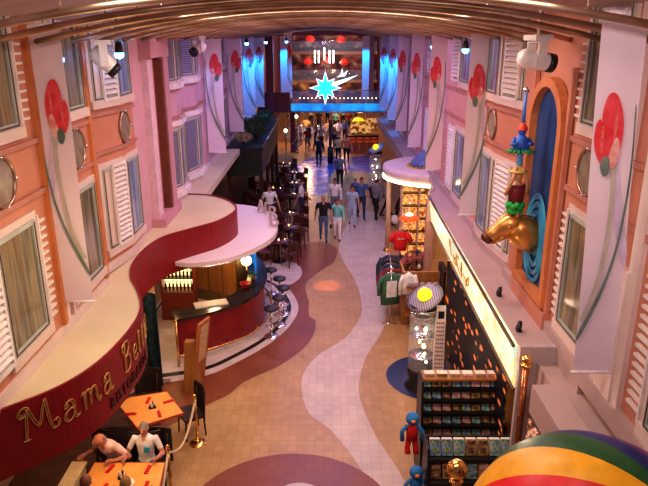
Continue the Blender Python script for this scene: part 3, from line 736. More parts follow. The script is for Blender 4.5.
# menu stand
ms = thing('menu_stand', 'tall wooden menu stand with slanted framed board beside the roped entrance', 'stand', (-2.8,12.05,0))
m = MB(); m.hexa([(-3.02,11.85,.0),(-2.66,11.85,.0),(-2.66,12.2,.0),(-3.02,12.2,.0),(-2.95,11.98,1.15),(-2.75,11.98,1.15),(-2.75,12.15,1.15),(-2.95,12.15,1.15)]); m.build('pedestal', oak, ms)
m = MB()
T = Matrix.Translation((-2.62,12.1,.98)) @ Matrix.Rotation(-.35,4,'Z') @ Matrix.Rotation(.16,4,'Y')
def tb(m, T, x0,x1,y0,y1,z0,z1): m.hexa([T @ Vector(p) for p in [(x0,y0,z0),(x1,y0,z0),(x1,y1,z0),(x0,y1,z0),(x0,y0,z1),(x1,y0,z1),(x1,y1,z1),(x0,y1,z1)]])
tb(m,T,-.03,.03,-.22,.22,-.98,.65); m.build('board', mat('board_wood', (.40,.15,.04), .4, col2=(.5,.21,.06), scale=8, tex='wood'), ms)
m = MB(); tb(m,T,.03,.036,-.15,.15,-.3,.55); m.build('menu_sheet', mat('menu_paper', (.55,.36,.2), .5, col2=(.75,.55,.35), scale=18), ms)

# rope posts
pr = thing('rope_stanchion', 'gold rope stanchion at the walkway corner near the menu stand', 'stanchion', (-2.38,10.12,0), 0, 'gold stanchions holding the rope')
m = MB(); m.lathe([(0,.05),(.05,.045),(.15,.02),(.16,0)], n=20); m.build('base', goldm, pr, False)
m = MB(); m.cyl((0,0,.03),(0,0,.95),.024); m.build('pole', goldm, pr, False)
m = MB(); m.lathe([(0,.93),(.04,.94),(.04,.97),(.02,.98),(.035,1.01),(.02,1.05),(0,1.055)], n=14); m.build('finial', goldm, pr, False)
dup(pr, (-2.52,8.62,0), 0, 'gold rope stanchion nearest the camera beside the diners\' table')
m = MB(); m.loft([(-2.38+(-.14)*t, 10.12-1.5*t, .90-.34*math.sin(PI*t)) for t in [i/14 for i in range(15)]], .022, n=8)
tag(m.build('barrier_rope', mat('pale_rope', (.62,.45,.28), .7, col2=(.75,.6,.42), scale=30)), 'pale rope sagging between the two gold stanchions', 'rope')
m = MB(); m.loft([(-2.52+(.02)*t, 8.62-1.5*t, .90-.34*math.sin(PI*t)) for t in [i/14 for i in range(15)]], .022, n=8)
tag(m.build('barrier_rope', MATS['pale_rope']), 'pale rope running toward the camera from the nearer stanchion', 'rope')
#PART3
# ------------------------------------------------------------------ people
skin_t = mat('skin_tanned', (.50,.25,.16), .5, col2=(.56,.29,.19), scale=12)
skin_r = mat('skin_ruddy', (.58,.25,.18), .5, col2=(.63,.30,.22), scale=12)
eye_m = mat('eye_dark', (.02,.012,.01), .3)
lip_m = mat('lips', (.35,.10,.08), .5)
CL = {}
def cloth(name, c): return mat('cloth_'+name, c, .8, col2=[min(1,x*1.35+.01) for x in c], scale=9)
def person(label, loc, face, h=1.72, pose='stand', shirt=None, pants=None, hair=None, skin=None, shoes=None, stride=.16, arms=None, lean=0., headtilt=(0,0), short=True, shortpants=False, female=False, hairlen=0, hat=None, vox=.02, detail=False, group=None, hands=True, seat=.46, bald=False, badge=None, bag=None, skirt=False):
    """face: heading in radians, 0 looks toward -y (the camera)"""
    shirt = shirt or cloth('white', (.75,.74,.74)); pants = pants or cloth('dark', (.03,.03,.04)); skin = skin or skin_t
    shoes = shoes or blackm; hair = hair or mat('hair_brown', (.06,.03,.015), .6)
    root = thing('person', label, 'person', loc, face, group)
    k = h; V = Vector
    prims = []   # (path, radii, side, region)
    def P(path, rad, region, side=(1,0,0)): prims.append(([V(p) for p in path], rad, V(side), region))
    sw = (.108 if female else .120)*k; hw = .055*k
    if pose == 'sit': hipz = seat+.07
    else: hipz = .515*k
    hip = V((0,0,hipz)); up = V((0,-math.sin(lean),math.cos(lean)))
    def T(z, y=0, x=0):   # torso coordinates along the spine
        return hip+up*(z*k)+V((x*k, 0, 0))+V((0,-math.cos(lean),-math.sin(lean)))*(y*k)
    g = 1.0 if not female else .92
    P([T(-.04),T(.02),T(.09),T(.17),T(.25),T(.30),T(.335)], [(.075*k,.062*k),(.098*k,.072*k),(.085*k*g,.064*k),(.094*k*g,.070*k),(.108*k*g,.070*k),(.095*k*g,.05*k),(.035*k,.034*k)], 'torso')
    P([T(.30),T(.36)], [.034*k,.032*k], 'skin')
    hc = T(.405, .012+headtilt[0]*.03)
    Mh = Matrix.Rotation(headtilt[1],3,'Z') @ Matrix.Rotation(lean*.6+headtilt[0],3,'X')
    fwd = Mh @ V((0,-1,0)); hup = Mh @ V((0,0,1)); rt = Mh @ V((1,0,0))
    P([hc-hup*.058*k+fwd*.012*k, hc-hup*.03*k+fwd*.006*k, hc, hc+hup*.03*k, hc+hup*.055*k, hc+hup*.066*k], [(.022*k,.026*k),(.036*k,.044*k),(.044*k,.054*k),(.043*k,.053*k),(.028*k,.036*k),(.008*k,.01*k)], 'skin', rt)
    P([hc+fwd*.046*k+hup*.012*k, hc+fwd*.066*k-hup*.010*k], [.006*k,.011*k], 'skin', rt)
    for s_ in (-1,1): P([hc+rt*s_*.045*k+hup*.012*k, hc+rt*s_*.047*k-hup*.014*k], [.010*k,.008*k], 'skin', rt)
    # legs
    feet = []
    for s_ in (-1,1):
        hj = hip+V((s_*hw,0,0))
        if pose == 'sit':
            kn = hj+V((s_*.03,-.24*k,.02)); an = V((kn.x, kn.y+.02, .07)); tdir = V((0,-1,0))
        else:
            st = stride*s_; an = V((s_*hw*1.05,-st*k,.045*k+(.03*k if st < 0 else 0))); kn = (hj+an)/2+V((0,-.035*k*(1 if st<0 else .5),.01*k)); tdir = V((0,-1,0))
        P([hj+V((0,0,.01)), hj.lerp(kn,.5), kn], [.058*k,.049*k,.035*k], 'thigh')
        P([kn, kn.lerp(an,.35), an], [.035*k,.034*k,.022*k], 'shin')
        P([an+V((0,.02*k,-.018*k)), an+tdir*.05*k+V((0,0,-.024*k)), an+tdir*.105*k+V((0,0,-.03*k))], [(.022*k,.022*k),(.027*k,.019*k),(.02*k,.012*k)], 'shoe')
        if skirt: pass
    if skirt: P([hip+V((0,0,.02)), hip+V((0,0,-.12*k)), hip+V((0,0,-.24*k))], [(.10*k,.075*k),(.12*k,.10*k),(.135*k,.12*k)], 'thigh')
    # arms
    hnds = []
    arms = arms or ((.08,-.12),(.08,.12))
    for i, s_ in enumerate((-1,1)):
        sj = T(.285, 0, 0)+V((s_*sw,0,0)); a = arms[i]
        if len(a) == 2:   # hanging: outward, forward swing
            el = sj+V((s_*a[0]*k*.5,-a[1]*k*.6,-.175*k)); wr = el+V((s_*a[0]*k*.1,-(a[1]+.06)*k*.7,-.145*k))
        else:             # explicit hand target (x,y,z) in units of metres relative to root
            wr = V(a[:3]); md = sj.lerp(wr,.5); d = wr-sj; L_ = .335*k
            h_ = math.sqrt(max(0,(L_/2)**2-(d.length/2)**2)); bend = V((s_*.5,.2,-1)).normalized(); bend = (bend-d.normalized()*bend.dot(d.normalized())).normalized(); el = md+bend*h_
        sj2 = T(.275,0,0)+V((s_*sw*.7,0,0))
        P([sj2, sj, sj.lerp(el,.45), el], [.036*k,.038*k,.031*k,.024*k], 'uarm', (0,1,0))
        P([el, el.lerp(wr,.3), wr], [.025*k,.025*k,.016*k], 'farm', (0,1,0))
        hnds.append((wr, (wr-el).normalized(), s_))
    m = MB()
    for path, rad, side, reg in prims:
        r0 = rad[0]; r1 = rad[-1]; e0 = max(r0) if isinstance(r0, tuple) else r0; e1 = max(r1) if isinstance(r1, tuple) else r1
        d0 = (path[0]-path[1]).normalized(); d1 = (path[-1]-path[-2]).normalized()
        sc_ = lambda r, q: (r[0]*q, r[1]*q) if isinstance(r, tuple) else r*q
        m.loft([path[0]+d0*e0*.6, path[0]+d0*e0*.35]+path+[path[-1]+d1*e1*.35, path[-1]+d1*e1*.6], [sc_(r0,.35), sc_(r0,.8)]+list(rad)+[sc_(r1,.8), sc_(r1,.35)], side=side, n=12)
    tmp = m.build('tmp', skin, None)
    md = tmp.modifiers.new('r', 'REMESH'); md.mode = 'VOXEL'; md.voxel_size = vox; md.use_smooth_shade = True
    sm = tmp.modifiers.new('s', 'SMOOTH'); sm.iterations = 3; sm.factor = .5
    dg = bpy.context.evaluated_depsgraph_get(); me = bpy.data.meshes.new_from_object(tmp.evaluated_get(dg))
    bpy.data.objects.remove(tmp)
    # append hands (palm, four fingers, thumb)
    reg_idx = {'skin':0,'shirt':1,'pants':2,'shoe':3}
    def reg_of(p):
        best = 1e9; out = 'skin'
        for path, rad, side, reg in prims:
            for i in range(len(path)-1):
                a, b_ = path[i], path[i+1]; d = b_-a; t = max(0,min(1,(p-a).dot(d)/max(1e-9,d.length_squared)))
                ra = rad[i] if not isinstance(rad[i], tuple) else sum(rad[i])/2; rb = rad[i+1] if not isinstance(rad[i+1], tuple) else sum(rad[i+1])/2
                q = (p-(a+d*t)).length-(ra+(rb-ra)*t)
                if q < best: best = q; out = (reg, i+t, path)
        return out
    for mm in (skin, shirt, pants, shoes): me.materials.append(mm)
    if len(me.materials) > 4: me.materials.pop(index=0)
    for poly in me.polygons:
        reg, t, path = reg_of(poly.center)
        if reg == 'torso':
            zz = (poly.center-hip).dot(up)/k
            r = 'pants' if zz < .04 else ('skin' if zz > .335 else 'shirt')
            if zz > .285 and abs(poly.center.x) < .012*k+(zz-.285)*.35*k and (poly.center-T(.3)).y < 0: r = 'skin'
        elif reg == 'thigh': r = 'pants'
        elif reg == 'shin': r = 'skin' if shortpants or skirt else 'pants'
        elif reg == 'uarm': r = 'skin' if short and t > 2.35 else 'shirt'
        elif reg == 'farm': r = 'skin' if short or t > 1.85 else 'shirt'
        else: r = reg
        poly.material_index = reg_idx[r]; poly.use_smooth = True
    if hands:
        bm = bmesh.new(); bm.from_mesh(me); mb = MB()
        for wr, d, s_ in hnds:
            sd = d.cross(V((1,0,0))) if abs(d.x) < .9 else V((0,1,0)); sd.normalize()
            nn = d.cross(sd).normalized()
            L = .102*k
            mb.loft([wr-d*.012*k, wr+d*.012*k, wr+d*.05*k], [(.016*k,.014*k),(.023*k,.012*k),(.024*k,.010*k)], side=sd, n=8)
            for j, (o_, ln) in enumerate(((-.017,.040),(-.006,.046),(.006,.043),(.016,.033))):
                b0 = wr+d*.048*k+sd*o_*k; cur = nn*(-s_*.008*k)
                mb.loft([b0, b0+d*ln*.45*k+cur*.5, b0+d*ln*.8*k+cur*1.6, b0+d*ln*k+cur*2.6], [.0056*k,.0052*k,.0045*k,.003*k], n=6)
            t0 = wr+d*.018*k-sd*.018*k; mb.loft([t0, t0+d*.02*k-sd*.016*k, t0+d*.042*k-sd*.020*k], [.008*k,.0065*k,.0045*k], n=6)
        o = len(bm.verts); bv = [bm.verts.new(v) for v in mb.v]
        for f_ in mb.f:
            try: q = bm.faces.new([bv[i] for i in f_]); q.smooth = True; q.material_index = 0
            except ValueError: pass
        bm.to_mesh(me); bm.free()
    me.name = 'body'; body = bpy.data.objects.new('body', me); C.objects.link(body); body.parent = root
    # hair
    def headpt(p): return hc+rt*p[0]*k+(-fwd)*p[1]*k+hup*p[2]*k
    if not bald:
        m = MB(); n = 16; rows = 9; v = []; F = []
        for j in range(rows+1):
            t = PI*.62*j/rows
            for i in range(n):
                a = 2*PI*i/n; back = math.sin(a)   # +1 at the back of the head
                tt = t*(.62+.38*(.5+.5*back)) if hairlen == 0 else t*(.6+.4*(.5+.5*back)+hairlen*(.5+.5*back)*.35)
                rr = .0475; ry = .0585
                v.append(headpt((rr*math.sin(tt)*math.cos(a), ry*math.sin(tt)*math.sin(a)+.003, .006+.066*math.cos(tt))))
        F = [(j*n+i, j*n+(i+1)%n, (j+1)*n+(i+1)%n, (j+1)*n+i) for j in range(rows) for i in range(n)]
        m.add(v, F, True)
        ho = m.build('hair', hair, root, False)
    else:
        m = MB()
        for s_ in (-1,1): m.loft([headpt((s_*.040,.012,.0)),headpt((s_*.038,.035,-.006)),headpt((s_*.012,.055,-.012))], [.012*k,.012*k,.010*k], n=7); 
        m.build('hair', hair, root, False)
    if detail:
        for s_ in (-1,1):
            m = MB(); m.ball(headpt((s_*.017,-.050,.006)), .0055*k, 8); m.build('eye', eye_m, root, False)
        m = MB(); m.loft([headpt((-.013,-.051,-.027)),headpt((0,-.055,-.028)),headpt((.013,-.051,-.027))], [.002*k,.004*k,.002*k], n=6); m.build('mouth', lip_m, root, False)
    if hat is not None:
        m = MB(); A = Matrix((rt, -fwd, hup)).transposed().to_4x4()
        m.lathe([(0,.10*k),(.035*k,.092*k),(.050*k,.045*k),(.052*k,.03*k),(.085*k,.022*k),(.085*k,.028*k),(.053*k,.038*k)], hc, 18, A); m.build('hat', hat, root, False)
    if badge is not None:
        m = MB(); T0 = T(.20,.075,.03); m.obox(T0, (.085,.012,.10), M=Matrix.Rotation(.2,4,'Y')); m.build('badge', badge, root, False)
    if bag is not None:
        wr, d, s_ = hnds[1 if bag[0] > 0 else 0]; m = MB()
        c0 = wr+V((0,-.02,-.14*k)); q = bag[2]
        m.loft([c0+V((0,0,-.30*q)),c0+V((0,0,-.22*q)),c0+V((0,0,-.05*q)),c0+V((0,0,.03*q))], [(.08*q,.05*q),(.15*q,.08*q),(.13*q,.07*q),(.05*q,.02*q)], side=(0,1,0), n=12)
        m.build('bag_body', bag[1], root, False)
    return root
white = cloth('white', (.78,.77,.78)); navy = cloth('navy', (.02,.03,.08)); blk = cloth('black', (.012,.011,.014)); grey = cloth('grey', (.16,.17,.20))
jean = cloth('jeans', (.09,.12,.22)); mint = cloth('mint', (.16,.52,.48)); lblue = cloth('light_blue', (.33,.45,.62)); tan_ = cloth('tan', (.42,.30,.20)); orn = cloth('orange', (.75,.16,.05)); ylw = cloth('straw_yellow', (.65,.45,.15)); bluc = cloth('blue', (.06,.12,.30)); pinkc = cloth('pale_pink', (.80,.58,.55)); maroon = cloth('maroon', (.18,.02,.03)); olive = cloth('olive', (.10,.10,.05))
greyh = mat('hair_grey', (.20,.17,.145), .6, col2=(.32,.28,.24), scale=20); brh = mat('hair_brown', (.06,.03,.015), .6); blh = mat('hair_blond', (.28,.15,.05), .6, col2=(.38,.23,.09), scale=20)
person('man in black short-sleeved shirt and grey trousers, frontmost walker', (-.02,22.5,0), .05, 1.78, shirt=blk, pants=jean, hair=greyh, detail=True, stride=.08)
person('short woman in mint jacket and white trousers walking beside the man in black', (.50,22.6,0), -.05, 1.62, shirt=mint, pants=white, hair=brh, female=True, hairlen=.5, detail=True, short=False, stride=.07, bag=(-1,blk,.5))
person('woman in pale blue shirt and grey-blue trousers strolling behind the woman in mint', (1.13,24.5,0), .0, 1.68, shirt=lblue, pants=lblue, hair=brh, female=True, hairlen=.6, detail=True, stride=.09)
person('tall man in dark blue shirt and dark trousers walking beside the woman in pale blue', (1.55,25.5,0), .1, 1.80, shirt=bluc, pants=navy, hair=brh, detail=True, stride=.10)
person('person in open dark jacket over pale shirt walking behind the man in black', (.45,25.6,0), -.1, 1.74, shirt=white, pants=grey, hair=brh, short=False, stride=.10, detail=True)
person('person in grey top and black trousers facing the shop rack right of the strollers', (2.15,25.3,0), PI*.8, 1.76, shirt=grey, pants=blk, hair=brh, short=False, stride=.1)
person('shopper in beige jacket browsing the clothes on the right beyond the shell canopy', (2.62,25.9,0), PI*.6, 1.7, shirt=tan_, pants=blk, hair=brh, short=False)
person('stooping shopper in black holding a white plastic bag at the right shop front', (3.0,24.3,0), PI*.3, 1.6, shirt=blk, pants=blk, hair=brh, lean=.3, short=False, bag=(-1,white,1.1))
person('person in grey shirt and black trousers walking away behind the group of strollers', (.80,31.2,0), PI, 1.75, shirt=grey, pants=blk, hair=greyh)
person('man in black suit walking alone across the blue lit floor', (-.30,36.5,0), PI, 1.82, shirt=blk, pants=blk, hair=brh, short=False, stride=.1)
person('person with straw hat in pale yellow top beside the post near the far bar', (.86,37.8,0), PI, 1.68, shirt=ylw, pants=blk, hat=mat('straw', (.62,.40,.12), .6), female=True)
person('man in bright orange shirt and dark trousers standing by the far bar', (1.34,37.3,0), PI, 1.8, shirt=orn, pants=blk, hair=brh)
person('child-sized person in dark blue sitting on the floor edge at centre right', (1.5,29.6,0), .3, 1.35, shirt=bluc, pants=navy, hair=brh, pose='sit', seat=.12)
person('waiter in white short-sleeved shirt and black trousers among the dark cafe tables', (-2.15,24.2,0), .4, 1.78, shirt=white, pants=blk, hair=brh, detail=True)
person('person in white top and navy trousers standing between cafe tables near the walkway', (-.95,25.6,0), PI*.5, 1.66, shirt=white, pants=navy, hair=brh, stride=.04)
random.seed(11)
cols = [navy, white, maroon, blk, lblue, tan_, grey, blk, white, bluc, ylw, orn, blk, mint]
xs = [(-2.0,42),(-1.6,44),(-1.1,41.5),(-.6,44),(-.2,42.2),(.3,45),(.55,42.6),(-2.3,45.5),(1.0,44.6),(1.5,46),(-1.3,46.5),(2.0,44),(-.4,51),(.9,50.5)]
cn_ = ['navy shirt','white shirt','maroon top','black suit','light blue shirt','tan jacket','grey top','black dress','white blouse','dark blue shirt','yellow top','orange shirt','black coat','mint shirt']
wh = ['leftmost in the far crowd','second from left in the far crowd','left of the centre post in the far crowd','at the middle of the far crowd','just left of the far post','just behind the far post in the crowd','beside the far centre post','at the back left of the far crowd','right of the far centre post','near the far bar end of the crowd','at the crowd\'s back under the bridge\'s left end','farthest right in the far crowd','at the back centre of the far crowd','at the back right of the far crowd']
for i, (x, y) in enumerate(xs):
    person('person in %s, %s' % (cn_[i], wh[i]), (x,y,0), random.choice([0,PI,1.5,-1.2]), random.uniform(1.62,1.82), shirt=cols[i], pants=random.choice([blk,navy,grey]), vox=.035, hands=True, group=None, stride=.07)

xt = [(-2.1,52.3,maroon,'maroon shirt, back row at the left'),(-1.1,53.6,white,'white shirt, back row left of centre'),(.3,55,navy,'navy shirt, back row at the centre'),(1.6,53.8,lblue,'light blue shirt, back row right of centre'),(2.6,52,blk,'black shirt, back row at the far right'),(-1.0,43.2,blk,'black suit between the maroon and navy tops'),(.75,40.2,navy,'navy jacket beside the centre post'),(-1.75,40.6,tan_,'tan shirt by the lantern post'),(-2.8,50.5,grey,'grey shirt at the extreme left'),(2.0,50.0,maroon,'maroon blouse behind the orange shirt')]
for x, y, c_, l in xt: person('person in '+l, (x,y,0), random.choice([0,PI,1.5,-1.2]), random.uniform(1.62,1.84), shirt=c_, pants=random.choice([blk,navy,grey]), vox=.035, stride=.07)
# ------------------------------------------------------------------ restaurant tables, chairs, diners
def table(name, label, pts, z=.75, loc=None):
    cx = sum(p[0] for p in pts)/len(pts); cy = sum(p[1] for p in pts)/len(pts)
    r = thing(name, label, 'table', (cx,cy,0))
    m = MB(); m.prism(pts, z-.035, z); m.build('tabletop', tabletop_m, r)
    m = MB(); big = [(cx+(x-cx)*1.025, cy+(y-cy)*1.035) for x, y in pts]
    n = len(pts)
    m.add([(x,y,z-.04) for x,y in big]+[(x,y,z+.004) for x,y in big]+[(x,y,z-.04) for x,y in pts]+[(x,y,z+.004) for x,y in pts], [(i,(i+1)%n,(i+1)%n+n,i+n) for i in range(n)]+[(i+n,(i+1)%n+n,(i+1)%n+3*n,i+3*n) for i in range(n)]+[(i,(i+1)%n,(i+1)%n+2*n,i+2*n) for i in range(n)])
    m.build('edge_band', redwood, r)
    m = MB(); m.cyl((cx,cy,.03),(cx,cy,z-.04),.045); m.build('pedestal', blackm, r)
    m = MB(); m.lathe([(0,.05),(.08,.05),(.3,.015),(.3,0.005)], (cx,cy,0), 20); m.build('base', blackm, r)
    return r
t1 = table('dining_table', 'orange-topped table with clipped corner, empty, set with four red napkins', [(-3.86,10.28),(-3.70,10.50),(-3.05,10.70),(-2.58,9.98),(-3.30,9.54)])
t2 = table('dining_table', 'orange-topped table where the four diners sit', [(-3.70,8.56),(-2.58,8.56),(-2.50,7.78),(-3.72,7.78)])
red_n = mat('red_napkin', (.55,.01,.02), .6)
nl = ['red napkin on the near right edge of the empty table','red napkin on the left edge of the empty table','red napkin at the right side of the empty table','red napkin at the far side of the empty table','red napkin on the diners\' table in front of the woman in white','red napkin on the diners\' table in front of the stooping man','red napkin on the near right side of the diners\' table','red napkin on the near left side of the diners\' table']
for i, (x, y, a) in enumerate([(-3.0,9.93,.4-PI/2),(-3.52,9.93,.1),(-2.93,10.34,.5),(-3.32,10.38,-PI/2),(-2.80,8.38,1.5),(-3.4,8.40,1.3),(-2.72,8.0,1.6),(-3.35,7.95,1.4)]):
    m = MB(); m.obox((x,y,.762),(.20,.055,.02),a); m.obox((x,y,.774),(.13,.04,.012),a+.1); tag(m.build('napkin', red_n), nl[i], 'napkin', 'folded red napkins')
def cruet(x, y, l, n=4):
    r = thing('condiment_set', l, 'condiments', (x,y,.754))
    m = MB(); m.obox((x,y,.765),(.13,.10,.02),.3); m.build('tray', blackm, r)
    for i in range(n):
        a = i*2*PI/n; m = MB(); c = (x+.04*math.cos(a),y+.035*math.sin(a),.775)
        m.lathe([(0,0),(.018,0),(.02,.05),(.01,.07),(.014,.085),(0,.09)], c, 10); m.build('shaker', [chrome, darkwood, glassr, white_sh][i % 4] if i % 4 != 2 else white_sh, r)
cruet(-3.18,10.15,'condiment set with silver shakers in the middle of the empty table'); cruet(-3.15,8.2,'condiment set in the middle of the diners\' table')
m = MB(); m.lathe([(0,.01),(.07,.012),(.11,.03),(.115,.034),(.07,.008),(0,0)], (-3.02,8.03,.757), 18); tag(m.build('white_plate', mat('china', (.85,.83,.8), .25)), 'white plate on the diners\' table beside the condiments', 'plate')
m = MB(); m.box(-4.05,-3.85,7.2,8.55,.005,.72); m.box(-4.07,-3.83,7.2,8.57,.72,.77); tag(m.build('booth_divider', mat('cream_panel', (.72,.60,.36), .5)), 'low cream divider panel at the left of the diners\' table', 'divider')
def chair_proto(name, label, mt, h=.92, w=.44, group=None, lowback=.55):
    r = thing(name, label, 'chair', (0,0,0), 0, group)
    m = MB(); m.prism([(-w/2,-.2),(w/2,-.2),(w/2*.92,.2),(-w/2*.92,.2)], .43, .48); m.build('seat', mt[1], r, False)
    m = MB(); n = 8
    for i in range(n):
        a0 = -.5+i/n; a1 = -.5+(i+1)/n
        f0 = .20-.06*(4*a0*a0)+.02; f1 = .20-.06*(4*a1*a1)+.02
        m.hexa([(a0*w,f0,lowback),(a1*w,f1,lowback),(a1*w,f1+.025,lowback),(a0*w,f0+.025,lowback),(a0*w,f0+.04,h),(a1*w,f1+.04,h),(a1*w,f1+.065,h),(a0*w,f0+.065,h)])
    m.build('backrest', mt[0], r, False)
    for x, y in ((-.19,-.17),(.19,-.17),(-.18,.19),(.18,.19)):
        m = MB(); m.loft([(x*1.06,y*1.1,0.005),(x,y,.43)]+([(x,y+.03,h-.1)] if y > 0 else []), [.016,.019]+([.016] if y > 0 else []), n=8); m.build('leg', mt[0], r, False)
    return r
c0 = chair_proto('dining_chair', 'black dining chair at the right side of the empty table, beside the stanchion', (mat('black_leather', (.025,.014,.012), .45), mat('black_seat', (.03,.018,.018), .5)), h=.98, w=.52, lowback=.36)
c0.location = (-2.55,10.42,0); c0.rotation_euler = (0,0,-1.0)
for x, y, a, l in [(-3.05,9.32,PI+.1,'black dining chair on the near side of the empty table'),(-3.72,9.42,PI-.5,'black dining chair at the near left corner of the empty table'),(-3.5,10.95,.2,'black dining chair behind the empty table under the canopy'),(-2.85,8.95,0,'black dining chair under the woman in white'),(-3.5,8.95,0,'black dining chair under the stooping man'),(-2.9,7.3,PI,'black dining chair at the near right of the diners\' table'),(-3.45,7.3,PI,'black dining chair at the near left of the diners\' table')]:
    dup(c0, (x,y,0), a, l)
person('seated woman with grey hair, white top and blue badge, facing the camera', (-2.97,8.92,0), .0, 1.66, pose='sit', shirt=white, pants=navy, hair=greyh, skin=skin_r, female=True, seat=.42, arms=((-.25,-.33,.80),(.25,-.33,.80)), detail=True, vox=.012, badge=mat('cyan_badge', (.03,.45,.65), .5), hairlen=.1)
person('balding man in pale pink shirt leaning sideways over the diners\' table', (-3.48,8.98,0), -.35, 1.74, pose='sit', shirt=pinkc, pants=navy, hair=greyh, skin=skin_r, lean=.5, bald=True, headtilt=(.3,-.3), arms=((-.30,-.42,.80),(.22,-.38,.80)), detail=True, vox=.012)
person('diner with short blond hair seen from behind at the bottom edge', (-2.85,7.42,0), PI, 1.66, pose='sit', shirt=white, pants=navy, hair=blh, arms=((-.25,-.36,.80),(.25,-.36,.80)), lean=.12, vox=.012, detail=True)
person('diner with thin brown hair seen from behind at the bottom left', (-3.42,7.42,0), PI, 1.70, pose='sit', shirt=white, pants=navy, hair=mat('hair_reddish', (.22,.09,.05), .6), arms=((-.25,-.36,.80),(.25,-.36,.80)), lean=.12, vox=.012, detail=True, skin=skin_r)

# ------------------------------------------------------------------ cafe tables and chairs on the left beyond the bar
cw = mat('cafe_chair_wood', (.05,.018,.012), .3, col2=(.10,.03,.02), scale=8)
def cafe_table():
    r = thing('cafe_table', 'x', 'table', (0,0,0), 0, 'small round cafe tables')
    m = MB(); m.lathe([(0,.72),(.36,.72),(.38,.735),(.36,.75),(0,.752)], n=24); m.build('tabletop', mat('cafe_top', (.10,.03,.035), .12), r, False)
    m = MB(); m.cyl((0,0,.03),(0,0,.72),.03); m.build('pedestal', blackm, r, False)
    m = MB(); m.lathe([(0,.05),(.06,.04),(.24,.02),(.25,0.012)], n=18); m.build('base', blackm, r, False)
    return r
SH = ['cafe table nearest the camera','cafe table hard by the left wall beyond the bar','second cafe table on the walkway edge','cafe table in front of the waiter','third cafe table on the walkway edge','cafe table beyond the person in navy','cafe table behind the waiter','cafe table level with the planter middle','cafe table under the planter far part','cafe table by the blue lit floor','farthest cafe table','cafe table between waiter and planter','cafe table in the dark middle rows','cafe table just behind the bar rim']
TP = [(-1.53,20.2,'cafe table nearest the camera, beyond the bar'),(-2.8,20.6,'cafe table nearest the left wall just beyond the bar canopy'),(-1.28,21.9,'second cafe table along the walkway edge, glinting blue'),(-2.7,22.4,'cafe table in front of the waiter'),(-1.33,23.7,'third cafe table along the walkway edge'),(-1.48,26.8,'cafe table beyond the person in white and navy'),(-2.9,26.3,'cafe table behind the waiter near the dark panels'),(-1.48,29.0,'cafe table level with the middle of the shrub planter'),(-2.9,29.2,'cafe table under the far part of the shrub planter'),(-1.58,31.4,'cafe table by the start of the blue lit floor'),(-2.2,33.8,'farthest cafe table with candle glow'),(-2.35,25.4,'cafe table between waiter and planter'),(-2.3,27.9,'cafe table in the dark middle rows'),(-2.2,21.2,'cafe table just behind the bar rim')]
ctb = cafe_table(); ctb['label'] = TP[0][2]; ctb.location = (TP[0][0],TP[0][1],0)
for x, y, l in TP[1:]: dup(ctb, (x,y,0), 0, l)
cch = chair_proto('cafe_chair', 'dark wooden cafe chair', (cw, mat('cafe_seat', (.14,.04,.05), .4)), h=.88, group='dark wooden chairs around the cafe tables')
first = True
for j, (x, y, l) in enumerate(TP):
    for k_ in range(4):
        a = PI/4+k_*PI/2+random.uniform(-.3,.3); cx_, cy_ = x+.58*math.cos(a), y+.58*math.sin(a)
        wl_ = ['right side','far side','left side','near side'][int(((a)/(PI/2))) % 4] if False else ['far right','far left','near left','near right'][k_]
        ll = 'dark chair %s of %s' % (wl_, SH[j])
        if first: cch.location = (cx_,cy_,0.006); cch.rotation_euler = (0,0,a-PI/2); cch['label'] = ll; first = False
        else: dup(cch, (cx_,cy_,0.006), a-PI/2, ll)
cnd = None
for j, (x, y, l) in enumerate(TP):
    if j % 2 == 0 or j > 6:
        if cnd is None:
            cnd = thing('table_candle', 'x', 'candle', (x,y,.752), 0, 'small glowing candle glasses')
            m = MB(); m.lathe([(0,.0),(.03,.0),(.04,.08),(.035,.08),(.027,.01)], n=12); m.build('glass_cup', glassr, cnd, False)
            m = MB(); m.lathe([(0,.012),(.02,.012),(.022,.05),(0,.06)], n=10); m.build('flame', mat('candle_glow', (1.,.5,.12), .5, emit=6), cnd, False); o = cnd
        else: o = dup(cnd, (x,y,.752))
        o['label'] = 'small glowing candle on the %s' % SH[j]

